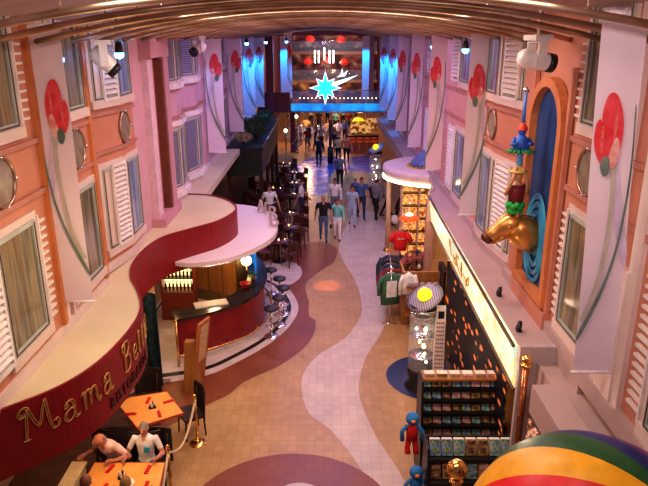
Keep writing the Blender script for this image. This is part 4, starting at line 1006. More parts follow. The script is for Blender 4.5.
# dark kiosk with planter
pk = thing('planter_kiosk', 'dark timber cafe kiosk topped by a long shrub planter along the left wall', 'kiosk', (-3.1,29,0))
m = MB(); m.box(-3.88,-2.45,24.7,33.5,2.0,3.1); m.box(-3.92,-2.40,24.62,33.6,3.0,3.14)
m.build('planter_box', mat('dark_green_timber', (.012,.016,.016), .4), pk)
m = MB(); m.box(-3.88,-3.7,24.8,33.4,0.006,2.0); m.build('back_panel', darkwood, pk)
for y in (24.8,27.6,30.4,33.2):
    m = MB(); m.box(-2.6,-2.45,y,y+.15,.006,2.0); m.build('post', darkwood, pk)
m = MB(); m.loft([(-2.38,24.7,3.2),(-2.38,33.5,3.2)],.025,n=8); m.build('brass_rail', chrome, pk)
for i, (x, y, s_, l, mt) in enumerate([(-3.25,25.4,.5,'pale flowering shrub at the near end of the planter',mat('pale_blossom', (.28,.22,.10), .6, col2=(.60,.48,.26), scale=9)),(-2.9,26.9,.7,'dark green shrub, second in the planter',None),(-3.2,28.6,.75,'tall dark shrub in the middle of the planter',None),(-2.95,30.4,.75,'dark shrub third from the far end, catching blue light',None),(-3.0,32.3,.7,'farthest dark shrub in the planter',None)]):
    r = thing('planter_shrub', l, 'shrub', (x,y,3.14), 0, None)
    m = MB()
    for k_ in range(7): a = k_*.9; m.loft([(x,y,3.13),(x+.1*math.cos(a),y+.1*math.sin(a),3.3),(x+.3*s_*math.cos(a),y+.3*s_*math.sin(a),3.14+s_*.7)],[.015,.012,.006],n=5)
    m.build('stems', darkwood, r)
    m = MB(); leafy(m, (x,y,3.14+s_*.42), s_*.72, 700, .055, .75); leafy(m, (x,y,3.14+s_*.3), s_*.5, 300, .055, .8)
    m.build('foliage', mt or mat('shrub_green', (.03,.06,.025), .5, col2=(.10,.16,.06), scale=4), r)

# ------------------------------------------------------------------ moving head lamps and blue spots
def head_lamp(loc, ry, label, rz=0):
    r = thing('moving_head_lamp', label, 'stage light', loc, rz)
    m = MB(); m.obox((0,0,.06),(.34,.24,.07)); m.cyl((0,0,.09),(0,0,.50),.02); m.build('base', white_sh, r, False)
    m = MB(); m.obox((-.15,0,-.12),(.03,.12,.34)); m.obox((.15,0,-.12),(.03,.12,.34)); m.obox((0,0,.01),(.32,.12,.03)); m.build('yoke', white_sh, r, False)
    T = Matrix.Translation((0,0,-.22)) @ Matrix.Rotation(ry,4,'X'); m = MB()
    m.lathe([(0,-.24),(.09,-.23),(.125,-.16),(.13,.0),(.115,.12),(.115,.22),(.10,.22),(0,.2)], (0,0,0), 20, T); m.build('head', mat('lamp_white', (.80,.76,.74), .35), r, False)
    m = MB(); m.lathe([(.118,.15),(.122,.15),(.122,.25),(.108,.25),(.108,.15)], (0,0,0), 20, T); hb = m.build('black_bezel', blackm, r, False)
    m = MB(); m.lathe([(0,.23),(.108,.22)], (0,0,0), 20, T); m.build('lens', mat('lens_glass', (.05,.06,.10), .05, col2=(.1,.12,.2)), r, False)
    return r
head_lamp((2.78,8.6,7.22), 1.75, 'white moving head stage lamp hanging at the upper right above the blue niche', 1.75)
head_lamp((-3.42,10.2,7.15), 2.35, 'white moving head stage lamp hanging in front of the upper left shutter', 1.9)
head_lamp((-3.35,17.6,7.20), 2.0, 'white moving head stage lamp farther along the left, before the second banner', -.6)
bs = None
SP = [(-3.55,8.75,'blue spotlight glowing beside the nearest left banner'),(-3.55,11.4,'small blue spotlight by the upper left bay window'),(-3.3,28.2,'blue spotlight beside the third left banner'),(-2.95,33.5,'pair-left blue spotlight at the far left end of the tubes'),(-2.1,37.0,'brightest blue spotlight at the far left, above the cyan banner'),(3.2,14.9,'blue spotlight beside the second right banner, by the shutter'),(3.2,19.3,'blue spotlight between the second and third right banners'),(3.2,36.0,'blue spotlight at the far right end of the tubes')]
for x, y, l in SP:
    if bs is None:
        bs = thing('blue_spotlight', l, 'spotlight', (x,y,7.05), 0, 'small blue spotlights under the ceiling')
        m = MB(); m.lathe([(0,.16),(.05,.15),(.075,.0),(.08,-.03),(.068,-.03),(.06,.02)], n=16); m.build('housing', blackm, bs, False)
        m = MB(); m.ball((0,0,-.05), .078, 12); m.build('glowing_lens', mat('blue_lens', (.1,.45,1.), .3, emit=30, ecol=(.08,.40,1.)), bs, False)
        m = MB(); m.cyl((0,0,.15),(0,0,.55),.012); m.build('drop_rod', blackm, bs, False)
    else: dup(bs, (x,y,7.05), 0, l)
#PART4
# ------------------------------------------------------------------ right ledge, light box sign
m = MB(); m.prism([(2.80,8.1),(3.45,8.1),(3.45,19.4),(3.3,19.4),(3.2,17.6),(2.95,17.2),(2.93,16.6),(2.86,12)], 2.98, 3.1); m.box(3.38,3.45,8.1,36,2.3,2.98)
m.prism([(2.93,23.0),(3.45,23.0),(3.45,35.5),(2.93,35.5)], 2.7, 3.1); trim(m, ledge_r)
m = MB(); m.box(2.80,3.45,8.02,8.1,1.2,3.1); m.box(2.78,3.47,8.0,8.12,2.85,3.12); m.box(2.80,3.45,7.2,8.02,.0,1.2); trim(m, mat('grey_pier', (.46,.38,.37), .6))
m = MB(); m.box(2.70,3.05,2.5,7.2,2.6,3.0); m.box(3.05,3.45,2.5,8.02,2.5,2.86); m.box(3.3,3.45,7.2,8.0,2.8,3.02); trim(m, ledge_r)
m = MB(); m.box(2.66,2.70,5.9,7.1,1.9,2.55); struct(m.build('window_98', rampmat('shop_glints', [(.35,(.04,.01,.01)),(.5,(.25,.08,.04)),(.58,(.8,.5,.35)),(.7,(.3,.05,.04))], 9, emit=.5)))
sg = thing('lightbox_sign', 'long glowing shop lightbox sign with pastel swirls along the right ledge', 'sign', (2.85,12.3,2.4))
m = MB()
m.hexa([(2.80,8.15,2.38),(3.0,16.9,2.38),(3.06,16.9,2.38),(2.86,8.15,2.38),(2.72,8.15,3.06),(2.90,16.9,3.06),(3.0,16.9,3.06),(2.82,8.15,3.06)])
sm_ = rampmat('lightbox_face', [(.30,(.30,.80,.78)),(.42,(.85,.95,.55)),(.5,(1.,.96,.72)),(.58,(.98,.70,.28)),(.70,(.45,.85,.75))], 1.6, emit=.55)
m.build('glowing_panel', sm_, sg)
m = MB(); m.loft([(2.715,8.12,3.08),(2.895,16.95,3.08)],.028,n=8); m.loft([(2.78,8.12,2.36),(2.98,16.95,2.36)],.022,n=8); m.build('edge_frame', frame_d, sg)
m = MB(); random.seed(3)
for q in range(5):
    y0_ = 11.6+q*.42; c = smooth_curve([(y0_+random.uniform(-.25,.35), 2.52+random.uniform(0,.42)) for _ in range(6)], 5)
    m.loft([(2.80+(p.x-8.15)*.0212-(p.y-2.38)*.125-.012, p.x, p.y) for p in c], .010, n=5)
m.build('golden_scribble', mat('scribble_gold', (.45,.25,.03), .4), sg)
# rounded canopy of the next shop
rc = thing('rounded_shop_canopy', 'rounded cream canopy with glowing light strip over the right shop entrance', 'canopy', (3.75,21.3,2.5))
m = MB(); CR = (3.75,21.3,0); A0, A1 = PI*.5, PI*1.5
m.lathe([(0,3.14),(1.62,3.12),(1.72,3.08),(1.74,2.95),(1.70,2.80),(1.66,2.76),(1.66,2.70),(1.5,2.62),(0,2.6)], CR, 28, None, A0, A1); m.build('canopy_body', mat('round_canopy_paint', (.76,.60,.56), .5), rc)
m = MB(); m.loft([(3.75+1.71*math.cos(A0+(A1-A0)*i/28),21.3+1.71*math.sin(A0+(A1-A0)*i/28),2.73) for i in range(29)], .035, n=8); m.build('light_strip', mat('warm_strip', (1.,.85,.5), .5, emit=6), rc)
fs = thing('shell_ornament', 'blue half-dome ornament with yellow fringe sitting on the rounded canopy', 'ornament', (3.2,21.2,3.12))
m = MB(); m.lathe([(0,.62),(.28,.44),(.50,.18),(.6,0),(.0,0)], (3.45,21.0,3.13), 24); m.build('dome', mat('slate_blue', (.10,.15,.34), .4, col2=(.16,.22,.44), scale=3), fs)
m = MB()
for k_ in range(30):
    a = k_*2*PI/30; m.ball((3.45+.61*math.cos(a),21.0+.61*math.sin(a),3.15), .05, 6)
m.build('yellow_fringe', mat('fringe_yellow', (.62,.36,.03), .6), fs)
for y, l in ((19.75,'cream column under the near side of the rounded canopy'),(21.3,'cream column at the outer bulge of the rounded canopy'),(22.6,'cream column under the far side of the rounded canopy')):
    x = 3.75-math.sqrt(max(.1,1.5**2-(y-21.3)**2)); cm = thing('shop_column', l, 'column', (x,y,0))
    m = MB(); m.cyl((x,y,.1),(x,y,2.55),.09,.08); m.build('shaft', mat('column_cream', (.55,.42,.30), .5), cm)
    m = MB(); m.lathe([(.14,0.004),(.14,.06),(.1,.1),(.09,.12)],(x,y,0),16); m.build('base', brass, cm)
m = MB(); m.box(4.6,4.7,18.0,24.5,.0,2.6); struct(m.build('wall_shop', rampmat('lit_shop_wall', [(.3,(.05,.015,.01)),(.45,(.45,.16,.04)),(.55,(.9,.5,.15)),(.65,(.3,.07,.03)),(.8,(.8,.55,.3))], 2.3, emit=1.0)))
m = MB(); m.box(2.86,3.06,16.9,17.1,0,2.98); struct(m.build('wall_shopfront', mat('shopfront_rose', (.45,.27,.22), .5)))
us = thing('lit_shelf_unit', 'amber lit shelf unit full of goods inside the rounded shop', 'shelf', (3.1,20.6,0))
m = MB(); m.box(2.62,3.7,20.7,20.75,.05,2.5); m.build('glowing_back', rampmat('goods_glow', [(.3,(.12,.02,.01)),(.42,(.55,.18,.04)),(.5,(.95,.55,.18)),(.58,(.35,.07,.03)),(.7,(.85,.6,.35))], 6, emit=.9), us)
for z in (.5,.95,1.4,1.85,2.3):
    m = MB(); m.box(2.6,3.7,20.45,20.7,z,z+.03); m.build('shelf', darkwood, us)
for x in (2.58,3.15,3.7):
    m = MB(); m.box(x,x+.05,20.42,20.75,.006,2.52); m.build('upright', mat('column_cream', (.55,.42,.30), .5), us)
lm = thing('cone_shade_lamp', 'standing lamp with wide orange conical shade in the right shop', 'lamp', (2.72,19.35,0))
m = MB(); m.lathe([(.32,0),(.34,.01),(.16,.12),(.02,.17),(.02,.15),(.15,.10)], (2.72,19.35,1.75), 24); m.build('lamp_shade', mat('orange_shade', (.75,.10,.02), .5, emit=.8), lm)
m = MB(); m.lathe([(0,.10),(.13,.09),(.12,.14),(.05,.19),(0,.2)], (2.72,19.35,1.76), 16); m.build('bulb_glow', mat('bulb_glow', (1.,.75,.3), .5, emit=6), lm)
m = MB(); m.cyl((2.72,19.35,.03),(2.72,19.35,1.8),.018); m.lathe([(0,.03),(.15,.02),(.16,.005)],(2.72,19.35,0),16); m.build('pole', brass, lm)
# t-shirt mannequin
tm = thing('shirt_mannequin', 'headless mannequin wearing a bright red T-shirt with small white print', 'mannequin', (2.36,18.5,0))
m = MB(); m.loft([(2.36,18.5,1.0),(2.36,18.5,1.15),(2.36,18.5,1.4),(2.36,18.5,1.55),(2.36,18.5,1.60)], [(.20,.11),(.20,.12),(.23,.13),(.20,.10),(.08,.07)], side=(1,0,0), n=18)
for s_ in (-1,1): m.loft([(2.36+s_*.16,18.5,1.53),(2.36+s_*.27,18.48,1.40),(2.36+s_*.31,18.47,1.27)], [.085,.08,.085], n=10)
m.build('red_shirt', mat('tee_red', (.72,.015,.02), .7, col2=(.8,.03,.03)), tm)
m = MB(); m.loft([(2.36,18.5,1.58),(2.36,18.5,1.68),(2.36,18.5,1.72)], [.065,.06,.04], n=12); m.build('neck', mat('mannequin_beige', (.6,.42,.3), .5), tm)
m = MB()
for k_ in range(5): m.obox((2.27+.045*k_,18.355,1.40),(.028,.012,.035+.01*(k_%2)))
m.build('white_print', white_sh, tm)
m = MB(); m.cyl((2.36,18.5,.03),(2.36,18.5,1.0),.02); m.lathe([(0,.04),(.2,.02),(.22,.005)],(2.36,18.5,0),18); m.build('stand', chrome, tm)
# garment rack with garments
def garment(x, y, z, col, label, rz=0, w=.45, hgt=.75, cat='jacket', nm_='hanging_jacket', trimc=None):
    r = thing(nm_, label, cat, (x,y,z), rz)
    m = MB(); m.loft([(0,0,-hgt),(0,0,-hgt*.5),(0,0,-.12),(0,0,-.02)], [(w*.48,.07),(w*.44,.075),(w*.46,.06),(w*.14,.04)], side=(1,0,0), n=14)
    for s_ in (-1,1): m.loft([(s_*w*.38,0,-.09),(s_*w*.58,-.01,-.3),(s_*w*.60,-.02,-.62)], [.06,.055,.045], n=8)
    m.build('cloth', col, r, False)
    if trimc:
        m = MB(); m.obox((0,-.078,-hgt*.5),(w*.5,.012,hgt*.5)); m.build('front_print', trimc, r, False)
    m = MB(); m.loft([(-w*.35,0,-.05),(0,0,0),(w*.35,0,-.05)], .008, n=5); m.loft([(0,0,0),(0,0,.06),(.03,0,.09),(.0,0,.11)], .005, n=5); m.build('hanger', chrome, r, False)
    return r
def rack(x0, y0, x1, y1, h, label):
    r = thing('clothes_rack', label, 'rack', ((x0+x1)/2,(y0+y1)/2,0)); m = MB()
    m.loft([(x0,y0,h),(x1,y1,h)], .018, n=8); m.build('rail', chrome, r)
    for x, y in ((x0,y0),(x1,y1)):
        m = MB(); m.cyl((x,y,.02),(x,y,h),.016); m.loft([(x-.2,y,.02),(x+.2,y,.02)],.018,n=6); m.build('leg', chrome, r)
rack(1.75,15.3,1.85,16.9,1.5,'chrome clothes rack with dark jackets at the walkway edge of the right shop')
for i, (y, c, l) in enumerate([(15.35,cloth('forest_green',(.05,.16,.09)),'green and white jacket at the near end of the walkway rack'),(15.7,maroon,'maroon jacket second on the walkway rack'),(16.05,navy,'navy jacket in the middle of the walkway rack'),(16.4,blk,'black jacket fourth on the walkway rack'),(16.75,navy,'navy jacket with red lining at the far end of the walkway rack')]):
    garment(1.75+.02*i, y, 1.46, c, l, .25, w=.56, hgt=.9, trimc=white if i == 0 else None)
garment(2.18,15.1,1.55,white,'white shirt hanging on the front of the orange display unit',.0,w=.36,hgt=.6,cat='shirt',nm_='hanging_shirt')
# orange display cabinets
dc_ = thing('display_gondola', 'orange wooden display unit with shelves of caps in the right shop', 'display unit', (2.6,15.4,0))
m = MB(); m.box(2.05,3.0,15.25,15.31,.02,1.5); m.box(2.05,2.1,15.31,16.1,.02,1.5); m.build('back_panel', oak, dc_)
for z in (.4,.8,1.15):
    m = MB(); m.box(2.1,3.0,14.9,15.25,z,z+.03); m.build('shelf', oak, dc_)
m = MB(); m.box(3.0,3.12,14.7,15.5,.02,1.7); m.build('end_panel', blackm, dc_)
for i in range(10):
    x = 2.2+(i%5)*.17; z = (.83,1.18)[i//5]
    if i == 0:
        cap = thing('folded_cap', 'cap stacked on the shelves of the orange display unit', 'cap', (x,15.07,z), 0, 'caps on the orange display unit')
        m = MB(); m.lathe([(.085,0),(.085,.04),(.06,.09),(0,.11)], n=14); m.build('crown', cloth('cap_grey',(.3,.25,.25)), cap, False)
        m = MB(); m.prism([(-.07,-.05),(.07,-.05),(.06,-.14),(0,-.16),(-.06,-.14)], .003,.013); m.build('visor', maroon, cap, False)
    else: dup(cap, (x,15.07,z))
for i, (x, y, l) in enumerate([(2.2,17.2,'round dark rack of souvenirs just in front of the red mannequin'),(2.75,17.6,'round dark souvenir rack right of the red mannequin')]):
    r = thing('round_rack', l, 'rack', (x,y,0)); m = MB(); m.cyl((x,y,.02),(x,y,1.25),.025); m.lathe([(0,.03),(.3,.015),(.31,.005)],(x,y,0),18); m.build('post', blackm, r)
    for z in (.5,.8,1.1):
        m = MB(); m.lathe([(0,z),(.34,z),(.36,z+.05),(.33,z+.02),(0,z+.02)],(x,y,0),20); m.build('tray', mat('tray_red', (.18,.03,.03), .4, col2=(.35,.10,.05), scale=14), r)
    for k_ in range(9):
        a = k_*.7; z = (.52,.82,1.12)[k_%3]; gx, gy = x+.24*math.cos(a), y+.24*math.sin(a)
        m = MB(); m.loft([(gx,gy,z),(gx,gy,z+.05),(gx,gy,z+.12)],[.05,.06,.02],n=8)
        tag(m.build('souvenir_toy', [maroon,ylw,navy,white][k_%4]), 'small souvenir figure on the dark rack %s' % ['in front of the red mannequin','right of the red mannequin'][i], 'souvenir', 'small souvenirs on the round racks %d' % i)
# tall glass curio display with lights and yellow ball
def curio(x, y, h, label, disc=True, s_=1.):
    r = thing('curio_display', label, 'display case', (x,y,0))
    m = MB(); m.lathe([(0,.5*s_),(.28*s_,.5*s_),(.30*s_,.4*s_),(.22*s_,.1),(.34*s_,.03),(.34*s_,.005)], (x,y,0), 20); m.build('pedestal', blackm, r)
    m = MB(); m.lathe([(.29*s_,.5*s_),(.29*s_,h-.25)], (x,y,0), 20); m.build('glass_cylinder', glassr, r)
    for q in range(3):
        z = .5*s_+(h-.75)*(q+.6)/3; m = MB(); m.lathe([(0,z),(.27*s_,z),(.27*s_,z+.015),(0,z+.015)], (x,y,0), 20); m.build('glass_shelf', chrome, r)
    m = MB(); m.lathe([(0,h-.25),(.30*s_,h-.25),(.30*s_,h-.19),(0,h-.17)], (x,y,0), 20); m.build('lid', blackm, r)
    if disc:
        T = Matrix.Rotation(-.5,4,'Y') @ Matrix.Rotation(.25,4,'X')
        m = MB(); m.lathe([(0,.02),(.30,.02),(.42,.0),(.30,-.03),(0,-.03)], (x,y,h-.05), 26, T); m.build('saucer_ring', mat('saucer_grey', (.16,.15,.26), .3, col2=(.40,.36,.42), scale=7, tex='bandx'), r)
    m = MB(); m.ball((x,y,h+.02), .155*s_, 18); m.build('yellow_ball', mat('yellow_glow', (.95,.80,.02), .4, emit=.75), r)
    for q in range(14):
        a = q*1.7; z = .6*s_+(h-.95)*q/14; rr = .18*s_*(.6+.4*math.sin(q)); bx_, by_ = x+rr*math.cos(a), y+rr*math.sin(a)
        m = MB(); 
        if q % 3: m.lathe([(0,-.03),(.03,-.02),(.045,.02),(.015,.05),(.022,.07),(0,.075)], (bx_,by_,z), 10)
        else: m.ball((bx_,by_,z), .032, 8)
        tag(m.build('display_trinket', [mat('lamp_pearl', (1.,.85,.6), .4, emit=7), mat('trinket_gold', (.6,.35,.1), .25, .8), mat('trinket_red', (.6,.03,.03), .3), chrome][q%4 if q%3 else 0]), 'small shiny trinket inside the %s' % label.split(' with ')[0].split(' topped')[0], 'trinket', 'trinkets in the '+label[:40])
curio(2.10,12.15,2.15,'glass trinket display topped by a large yellow ball and grey saucer')
curio(2.42,29.3,2.35,'distant glass trinket display with glowing yellow top near the far bar', True, 1.)
# dark blue round mat on the floor
m = MB(); m.lathe([(0,.012),(.95,.012),(1.0,.004)], (2.4,12.55,.004), 36); tag(m.build('round_mat', mat('mat_navy', (.015,.03,.10), .35)), 'dark blue round floor mat under the glass trinket display', 'mat')
# white price tower
tw = thing('price_tower', 'tall white free-standing price board tower with rows of dark squares', 'display tower', (2.42,11.9,0))
m = MB(); m.loft([(2.42,11.9,.02),(2.42,11.9,.12),(2.42,11.9,.3)],[(.26,.2),(.22,.17),(.13,.07)],side=(1,0,0),n=20); m.build('foot', white_sh, tw)
m = MB(); m.hexa([(2.30,11.85,.2),(2.54,11.85,.2),(2.54,11.93,.2),(2.30,11.93,.2),(2.33,11.92,2.0),(2.52,11.92,2.0),(2.52,12.0,2.0),(2.33,12.0,2.0)]); m.build('board', white_sh, tw)
m = MB(); m.obox((2.425,11.905,1.82),(.12,.02,.16)); m.build('screen', blackm, tw)
for q in range(15):
    z = .35+q*.092; m = MB()
    for c_ in range(4):
        yy = 11.85+.07*(z-.2)/1.8-.004
        m.obox((2.355+.044*c_, yy, z), (.026,.01,.04))
    m.build('key_row', mat('key_dark', (.10,.08,.09), .4, col2=(.5,.08,.05), scale=25), tw)
# dark window display of the near shop
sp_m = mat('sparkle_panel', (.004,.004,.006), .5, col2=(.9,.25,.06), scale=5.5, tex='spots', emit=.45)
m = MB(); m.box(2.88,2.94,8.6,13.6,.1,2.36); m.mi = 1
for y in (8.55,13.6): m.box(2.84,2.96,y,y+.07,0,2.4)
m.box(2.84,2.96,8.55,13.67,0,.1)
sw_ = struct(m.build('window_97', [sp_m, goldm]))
m = MB()
for (y, z) in ((9.6,1.0),(9.75,1.1),(9.9,1.22),(10.0,1.35)): m.ball((2.85,y,z),.025,8)
tag(m.build('blue_light_string', mat('led_blue', (.1,.4,1.), .4, emit=5)), 'short string of blue lights in the dark shop window behind the book racks', 'light string')
# brass poles with ball tops
def ballpole(x, y, h, r_, label, rb):
    o = thing('brass_ball_post', label, 'post', (x,y,0)); m = MB(); m.cyl((x,y,.0),(x,y,h-r_*.6),rb); m.build('pole', mat('reddish_brass', (.42,.16,.07), .22, .9), o)
    m = MB(); m.ball((x,y,h), r_, 18); m.build('ball_finial', goldm, o)
    m = MB(); m.lathe([(rb,0),(rb*1.7,.01),(rb*1.7,.04),(rb,.05)], (x,y,h-r_*1.5), 16); m.build('collar', goldm, o)
ballpole(2.84,7.86,3.0,.075,'slim brass post with small gold ball top in front of the grey pier',.045)
ballpole(1.60,6.35,2.35,.125,'post with large mirrored gold ball at the bottom of the photo',.05)

# ------------------------------------------------------------------ book racks
def bookrack(x0, x1, y, zt, rows, label, dep=.45, side_h=None):
    r = thing('book_rack', label, 'shelf', ((x0+x1)/2,y+dep/2,0))
    for x in (x0-.04, x1):
        m = MB(); m.hexa([(x,y-.28,.02),(x+.04,y-.28,.02),(x+.04,y+dep,.02),(x,y+dep,.02),(x,y+.05,zt+.05),(x+.04,y+.05,zt+.05),(x+.04,y+dep,zt+.05),(x,y+dep,zt+.05)]); m.build('side_panel', blackm, r)
    m = MB(); m.box(x0,x1,y+dep-.04,y+dep,.02,zt+.03); m.build('back_panel', blackm, r)
    for (yy, z) in rows:
        m = MB(); m.box(x0,x1,yy-.13,yy+.14,z-.02,z); m.box(x0,x1,yy-.145,yy-.13,z-.02,z+.035); m.build('shelf', blackm, r)
    return r
bcols = [mat('cover_%s' % n_, c, .3, col2=c2, scale=22) for n_, c, c2 in [('red',(.5,.03,.03),(.8,.5,.3)),('blue',(.03,.12,.4),(.4,.6,.8)),('white',(.7,.68,.62),(.3,.25,.3)),('teal',(.02,.25,.3),(.6,.7,.5)),('yellow',(.65,.45,.1),(.25,.1,.05)),('green',(.06,.25,.08),(.6,.6,.3)),('dark',(.03,.03,.05),(.35,.15,.1)),('pink',(.75,.25,.3),(.9,.7,.6))]]
paper = mat('page_edges', (.72,.66,.55), .6)
protos = {}
def book(ci, w, h, d, x, y, z, tilt, label, group):
    key = (ci, w, h, d)
    if key not in protos:
        o = thing('display_book', label, 'book', (x,y,z), 0, group)
        T = Matrix.Rotation(-tilt,4,'X'); m = MB(); tb(m,T,-w/2,w/2,-d/2,d/2,0,h); m.build('page_block', paper, o, False)
        m = MB(); tb(m,T,-w/2-.003,w/2+.003,-d/2-.006,-d/2,0,h+.003); m.build('front_cover', bcols[ci], o, False)
        m = MB(); tb(m,T,-w/2+.01,w/2-.01,-d/2-.009,-d/2-.006,h*.68,h*.9); tb(m,T,-w/2+.03,w/2-.03,-d/2-.009,-d/2-.006,h*.15,h*.5); m.build('cover_picture', bcols[(ci*3+2)%8], o, False)
        protos[key] = o; return o
    return dup(protos[key], (x,y,z), 0, label, group)
rows_b = [(9.42,1.64),(9.34,1.46),(9.26,1.27),(9.18,1.08),(9.11,.89),(9.04,.70)]
bookrack(1.66,2.98,9.15,1.80,rows_b,'black tiered book rack farther back, with rows of small covers below the white tower')
rn = ['top','second','third','fourth','fifth','sixth']
for ri, (yy, z) in enumerate(rows_b):
    for k_ in range(8):
        book(random.randrange(8), .135, .135, .03 if ri else .07, 1.745+k_*.165, yy, z, .35, 'small souvenir book facing out on the %s row of the farther black rack' % rn[ri], 'covers on the %s row of the farther rack' % rn[ri])
m = MB(); m.box(1.62,3.02,9.30,9.62,1.80,1.84); tag(m.build('wooden_rack_top', oak), 'honey wood top board of the farther book rack', 'board')
for k_ in range(6):
    book([2,4,2,7,2,0][k_], .17,.05,.12, 1.78+k_*.215, 9.45, 1.845, 0, 'flat book lying on top of the farther black rack', 'books lying on top of the farther rack')
rows_f = [(8.15,1.20),(7.98,.90),(7.85,.60),(7.75,.30)]
bookrack(1.60,2.88,8.0,1.33,rows_f,'black book rack nearest the camera with larger magazine covers')
for ri, (yy, z) in enumerate(rows_f):
    for k_ in range(7):
        book([1,1,3,4,4,3,1][k_] if ri == 0 else random.randrange(8), .155, .23 if ri else .25, .10 if ri == 0 else .05, 1.70+k_*.182, yy+.02, z, .30, 'large magazine on the %s row of the nearest black rack' % rn[ri], 'magazines on the %s row of the nearest rack' % rn[ri])
# plush toys hanging at the rack
def plush(x, y, z, c1, c2, label, s_=1.):
    r = thing('plush_toy', label, 'toy', (x,y,z)); m = MB()
    m.ball((x,y,z+.36*s_), (.10*s_,.09*s_,.10*s_), 14); m.build('head', c1, r)
    m = MB(); m.ball((x,y-.085*s_,z+.37*s_), (.035*s_,.03*s_,.025*s_), 8); m.build('snout', mat('plush_orange', (.85,.30,.05), .8), r)
    m = MB(); m.loft([(x,y,z+.28*s_),(x,y,z+.18*s_),(x,y,z+.03*s_)], [.05*s_,.085*s_,.08*s_], n=12); m.build('body', c2, r)
    for s2 in (-1,1):
        m = MB(); m.loft([(x+s2*.07*s_,y,z+.25*s_),(x+s2*.15*s_,y-.02,z+.16*s_),(x+s2*.14*s_,y-.04,z+.02*s_)], [.03*s_,.03*s_,.035*s_], n=8); m.build('arm', c1, r)
        m = MB(); m.loft([(x+s2*.04*s_,y,z+.03*s_),(x+s2*.06*s_,y-.02,z-.12*s_),(x+s2*.06*s_,y-.08*s_,z-.17*s_)], [.045*s_,.04*s_,.045*s_], n=8); m.build('leg', c2 if s2 > 0 else mat('plush_red', (.65,.02,.02), .9), r)
pb = mat('plush_blue', (.03,.20,.55), .9, col2=(.06,.3,.7), scale=20); prd = mat('plush_red', (.65,.02,.02), .9)
plush(1.46,8.95,.90,pb,prd,'blue and red plush toy hanging on the left side of the book racks',1.15)
plush(1.44,8.2,.45,pb,pb,'blue plush toy at the lower left corner of the nearest book rack',1.1)
# camera/spot fixtures on the ledge
for x, y, l in ((2.98,9.9,'small black spot fixture standing on the right ledge, farther one'),(2.92,8.55,'small black spot fixture on the right ledge near its end')):
    r = thing('ledge_spot', l, 'spot fixture', (x,y,3.1)); m = MB(); m.lathe([(0,.02),(.05,.015),(.05,0)],(x,y,3.1),14); m.cyl((x,y,3.11),(x,y,3.17),.014); m.build('base', blackm, r)
    m = MB(); m.loft([(x+.02,y+.04,3.24),(x,y,3.2),(x-.03,y-.05,3.16)],[.03,.04,.045],n=12); m.build('lamp_head', blackm, r)
    m = MB(); m.ball((x+.02,y+.045,3.25),.022,8); m.build('silver_knob', chrome, r)

# ------------------------------------------------------------------ hot air balloon
bl = thing('striped_balloon', 'rainbow striped inflated balloon in the bottom right corner', 'balloon', (2.05,4.2,2.2))
import mathutils
p_ = math.atan(207/630); cr = Vector((1,0,0)); cu = Vector((0,math.sin(p_),math.cos(p_))); cf = Vector((0,math.cos(p_),-math.sin(p_)))
Cb = Vector((0,0,7.3)) + cf*5.6 + cr*(262/630*5.6) + cu*(-(560-243)/630*5.6)
rb = 1.10
axis = (cr*.50+cu*.52-cf*.69).normalized()
q = Vector((0,0,1)).rotation_difference(axis); Mq = q.to_matrix().to_4x4()
m = MB(); NG = 72; NR = 26; gc = []
for j in range(NR+1):
    t = .10+(PI-.2)*j/NR
    for i in range(NG):
        a = 2*PI*i/NG; bulge = 1+.012*abs(math.sin(a*9))
        m.v.append(Cb + Mq.to_3x3() @ Vector((rb*bulge*math.sin(t)*math.cos(a), rb*bulge*math.sin(t)*math.sin(a), rb*math.cos(t))))
bcl = [mat('balloon_blue',(.015,.02,.16),.35), mat('balloon_green',(.015,.10,.03),.35), mat('balloon_gold',(.85,.42,.02),.35), mat('balloon_red',(.70,.012,.02),.35), mat('balloon_cyan',(.05,.30,.6),.35), mat('balloon_violet',(.2,.03,.25),.35), mat('balloon_white',(.7,.6,.6),.35)]
BAL_OFF = 4
for j in range(NR):
    for i in range(NG):
        m.f.append([j*NG+i, j*NG+(i+1)%NG, (j+1)*NG+(i+1)%NG, (j+1)*NG+i]); m.m.append(((i+BAL_OFF)//4) % 6); m.sm.append(True)
m.build('envelope', bcl, bl)
m = MB(); m.lathe([(0,rb*1.01),(rb*.10,rb*1.005),(rb*.13,rb*.99),(rb*.10,rb*.985)], Cb, 24, Mq); m.build('crown_cap', mat('cap_dark', (.06,.05,.06), .4), bl)
m = MB(); bz = Cb.z-rb
m.lathe([(0,0),(.22,0),(.26,.3),(.24,.3),(.2,.02)], (Cb.x,Cb.y,1.1), 20); m.build('basket', oak, bl)
for k_ in range(4):
    a = k_*PI/2+.4; m = MB(); m.loft([(Cb.x+.24*math.cos(a),Cb.y+.24*math.sin(a),1.38),(Cb.x+.5*math.cos(a),Cb.y+.5*math.sin(a),Cb.z-rb*.88)], .008, n=5); m.build('rope', tan_, bl)

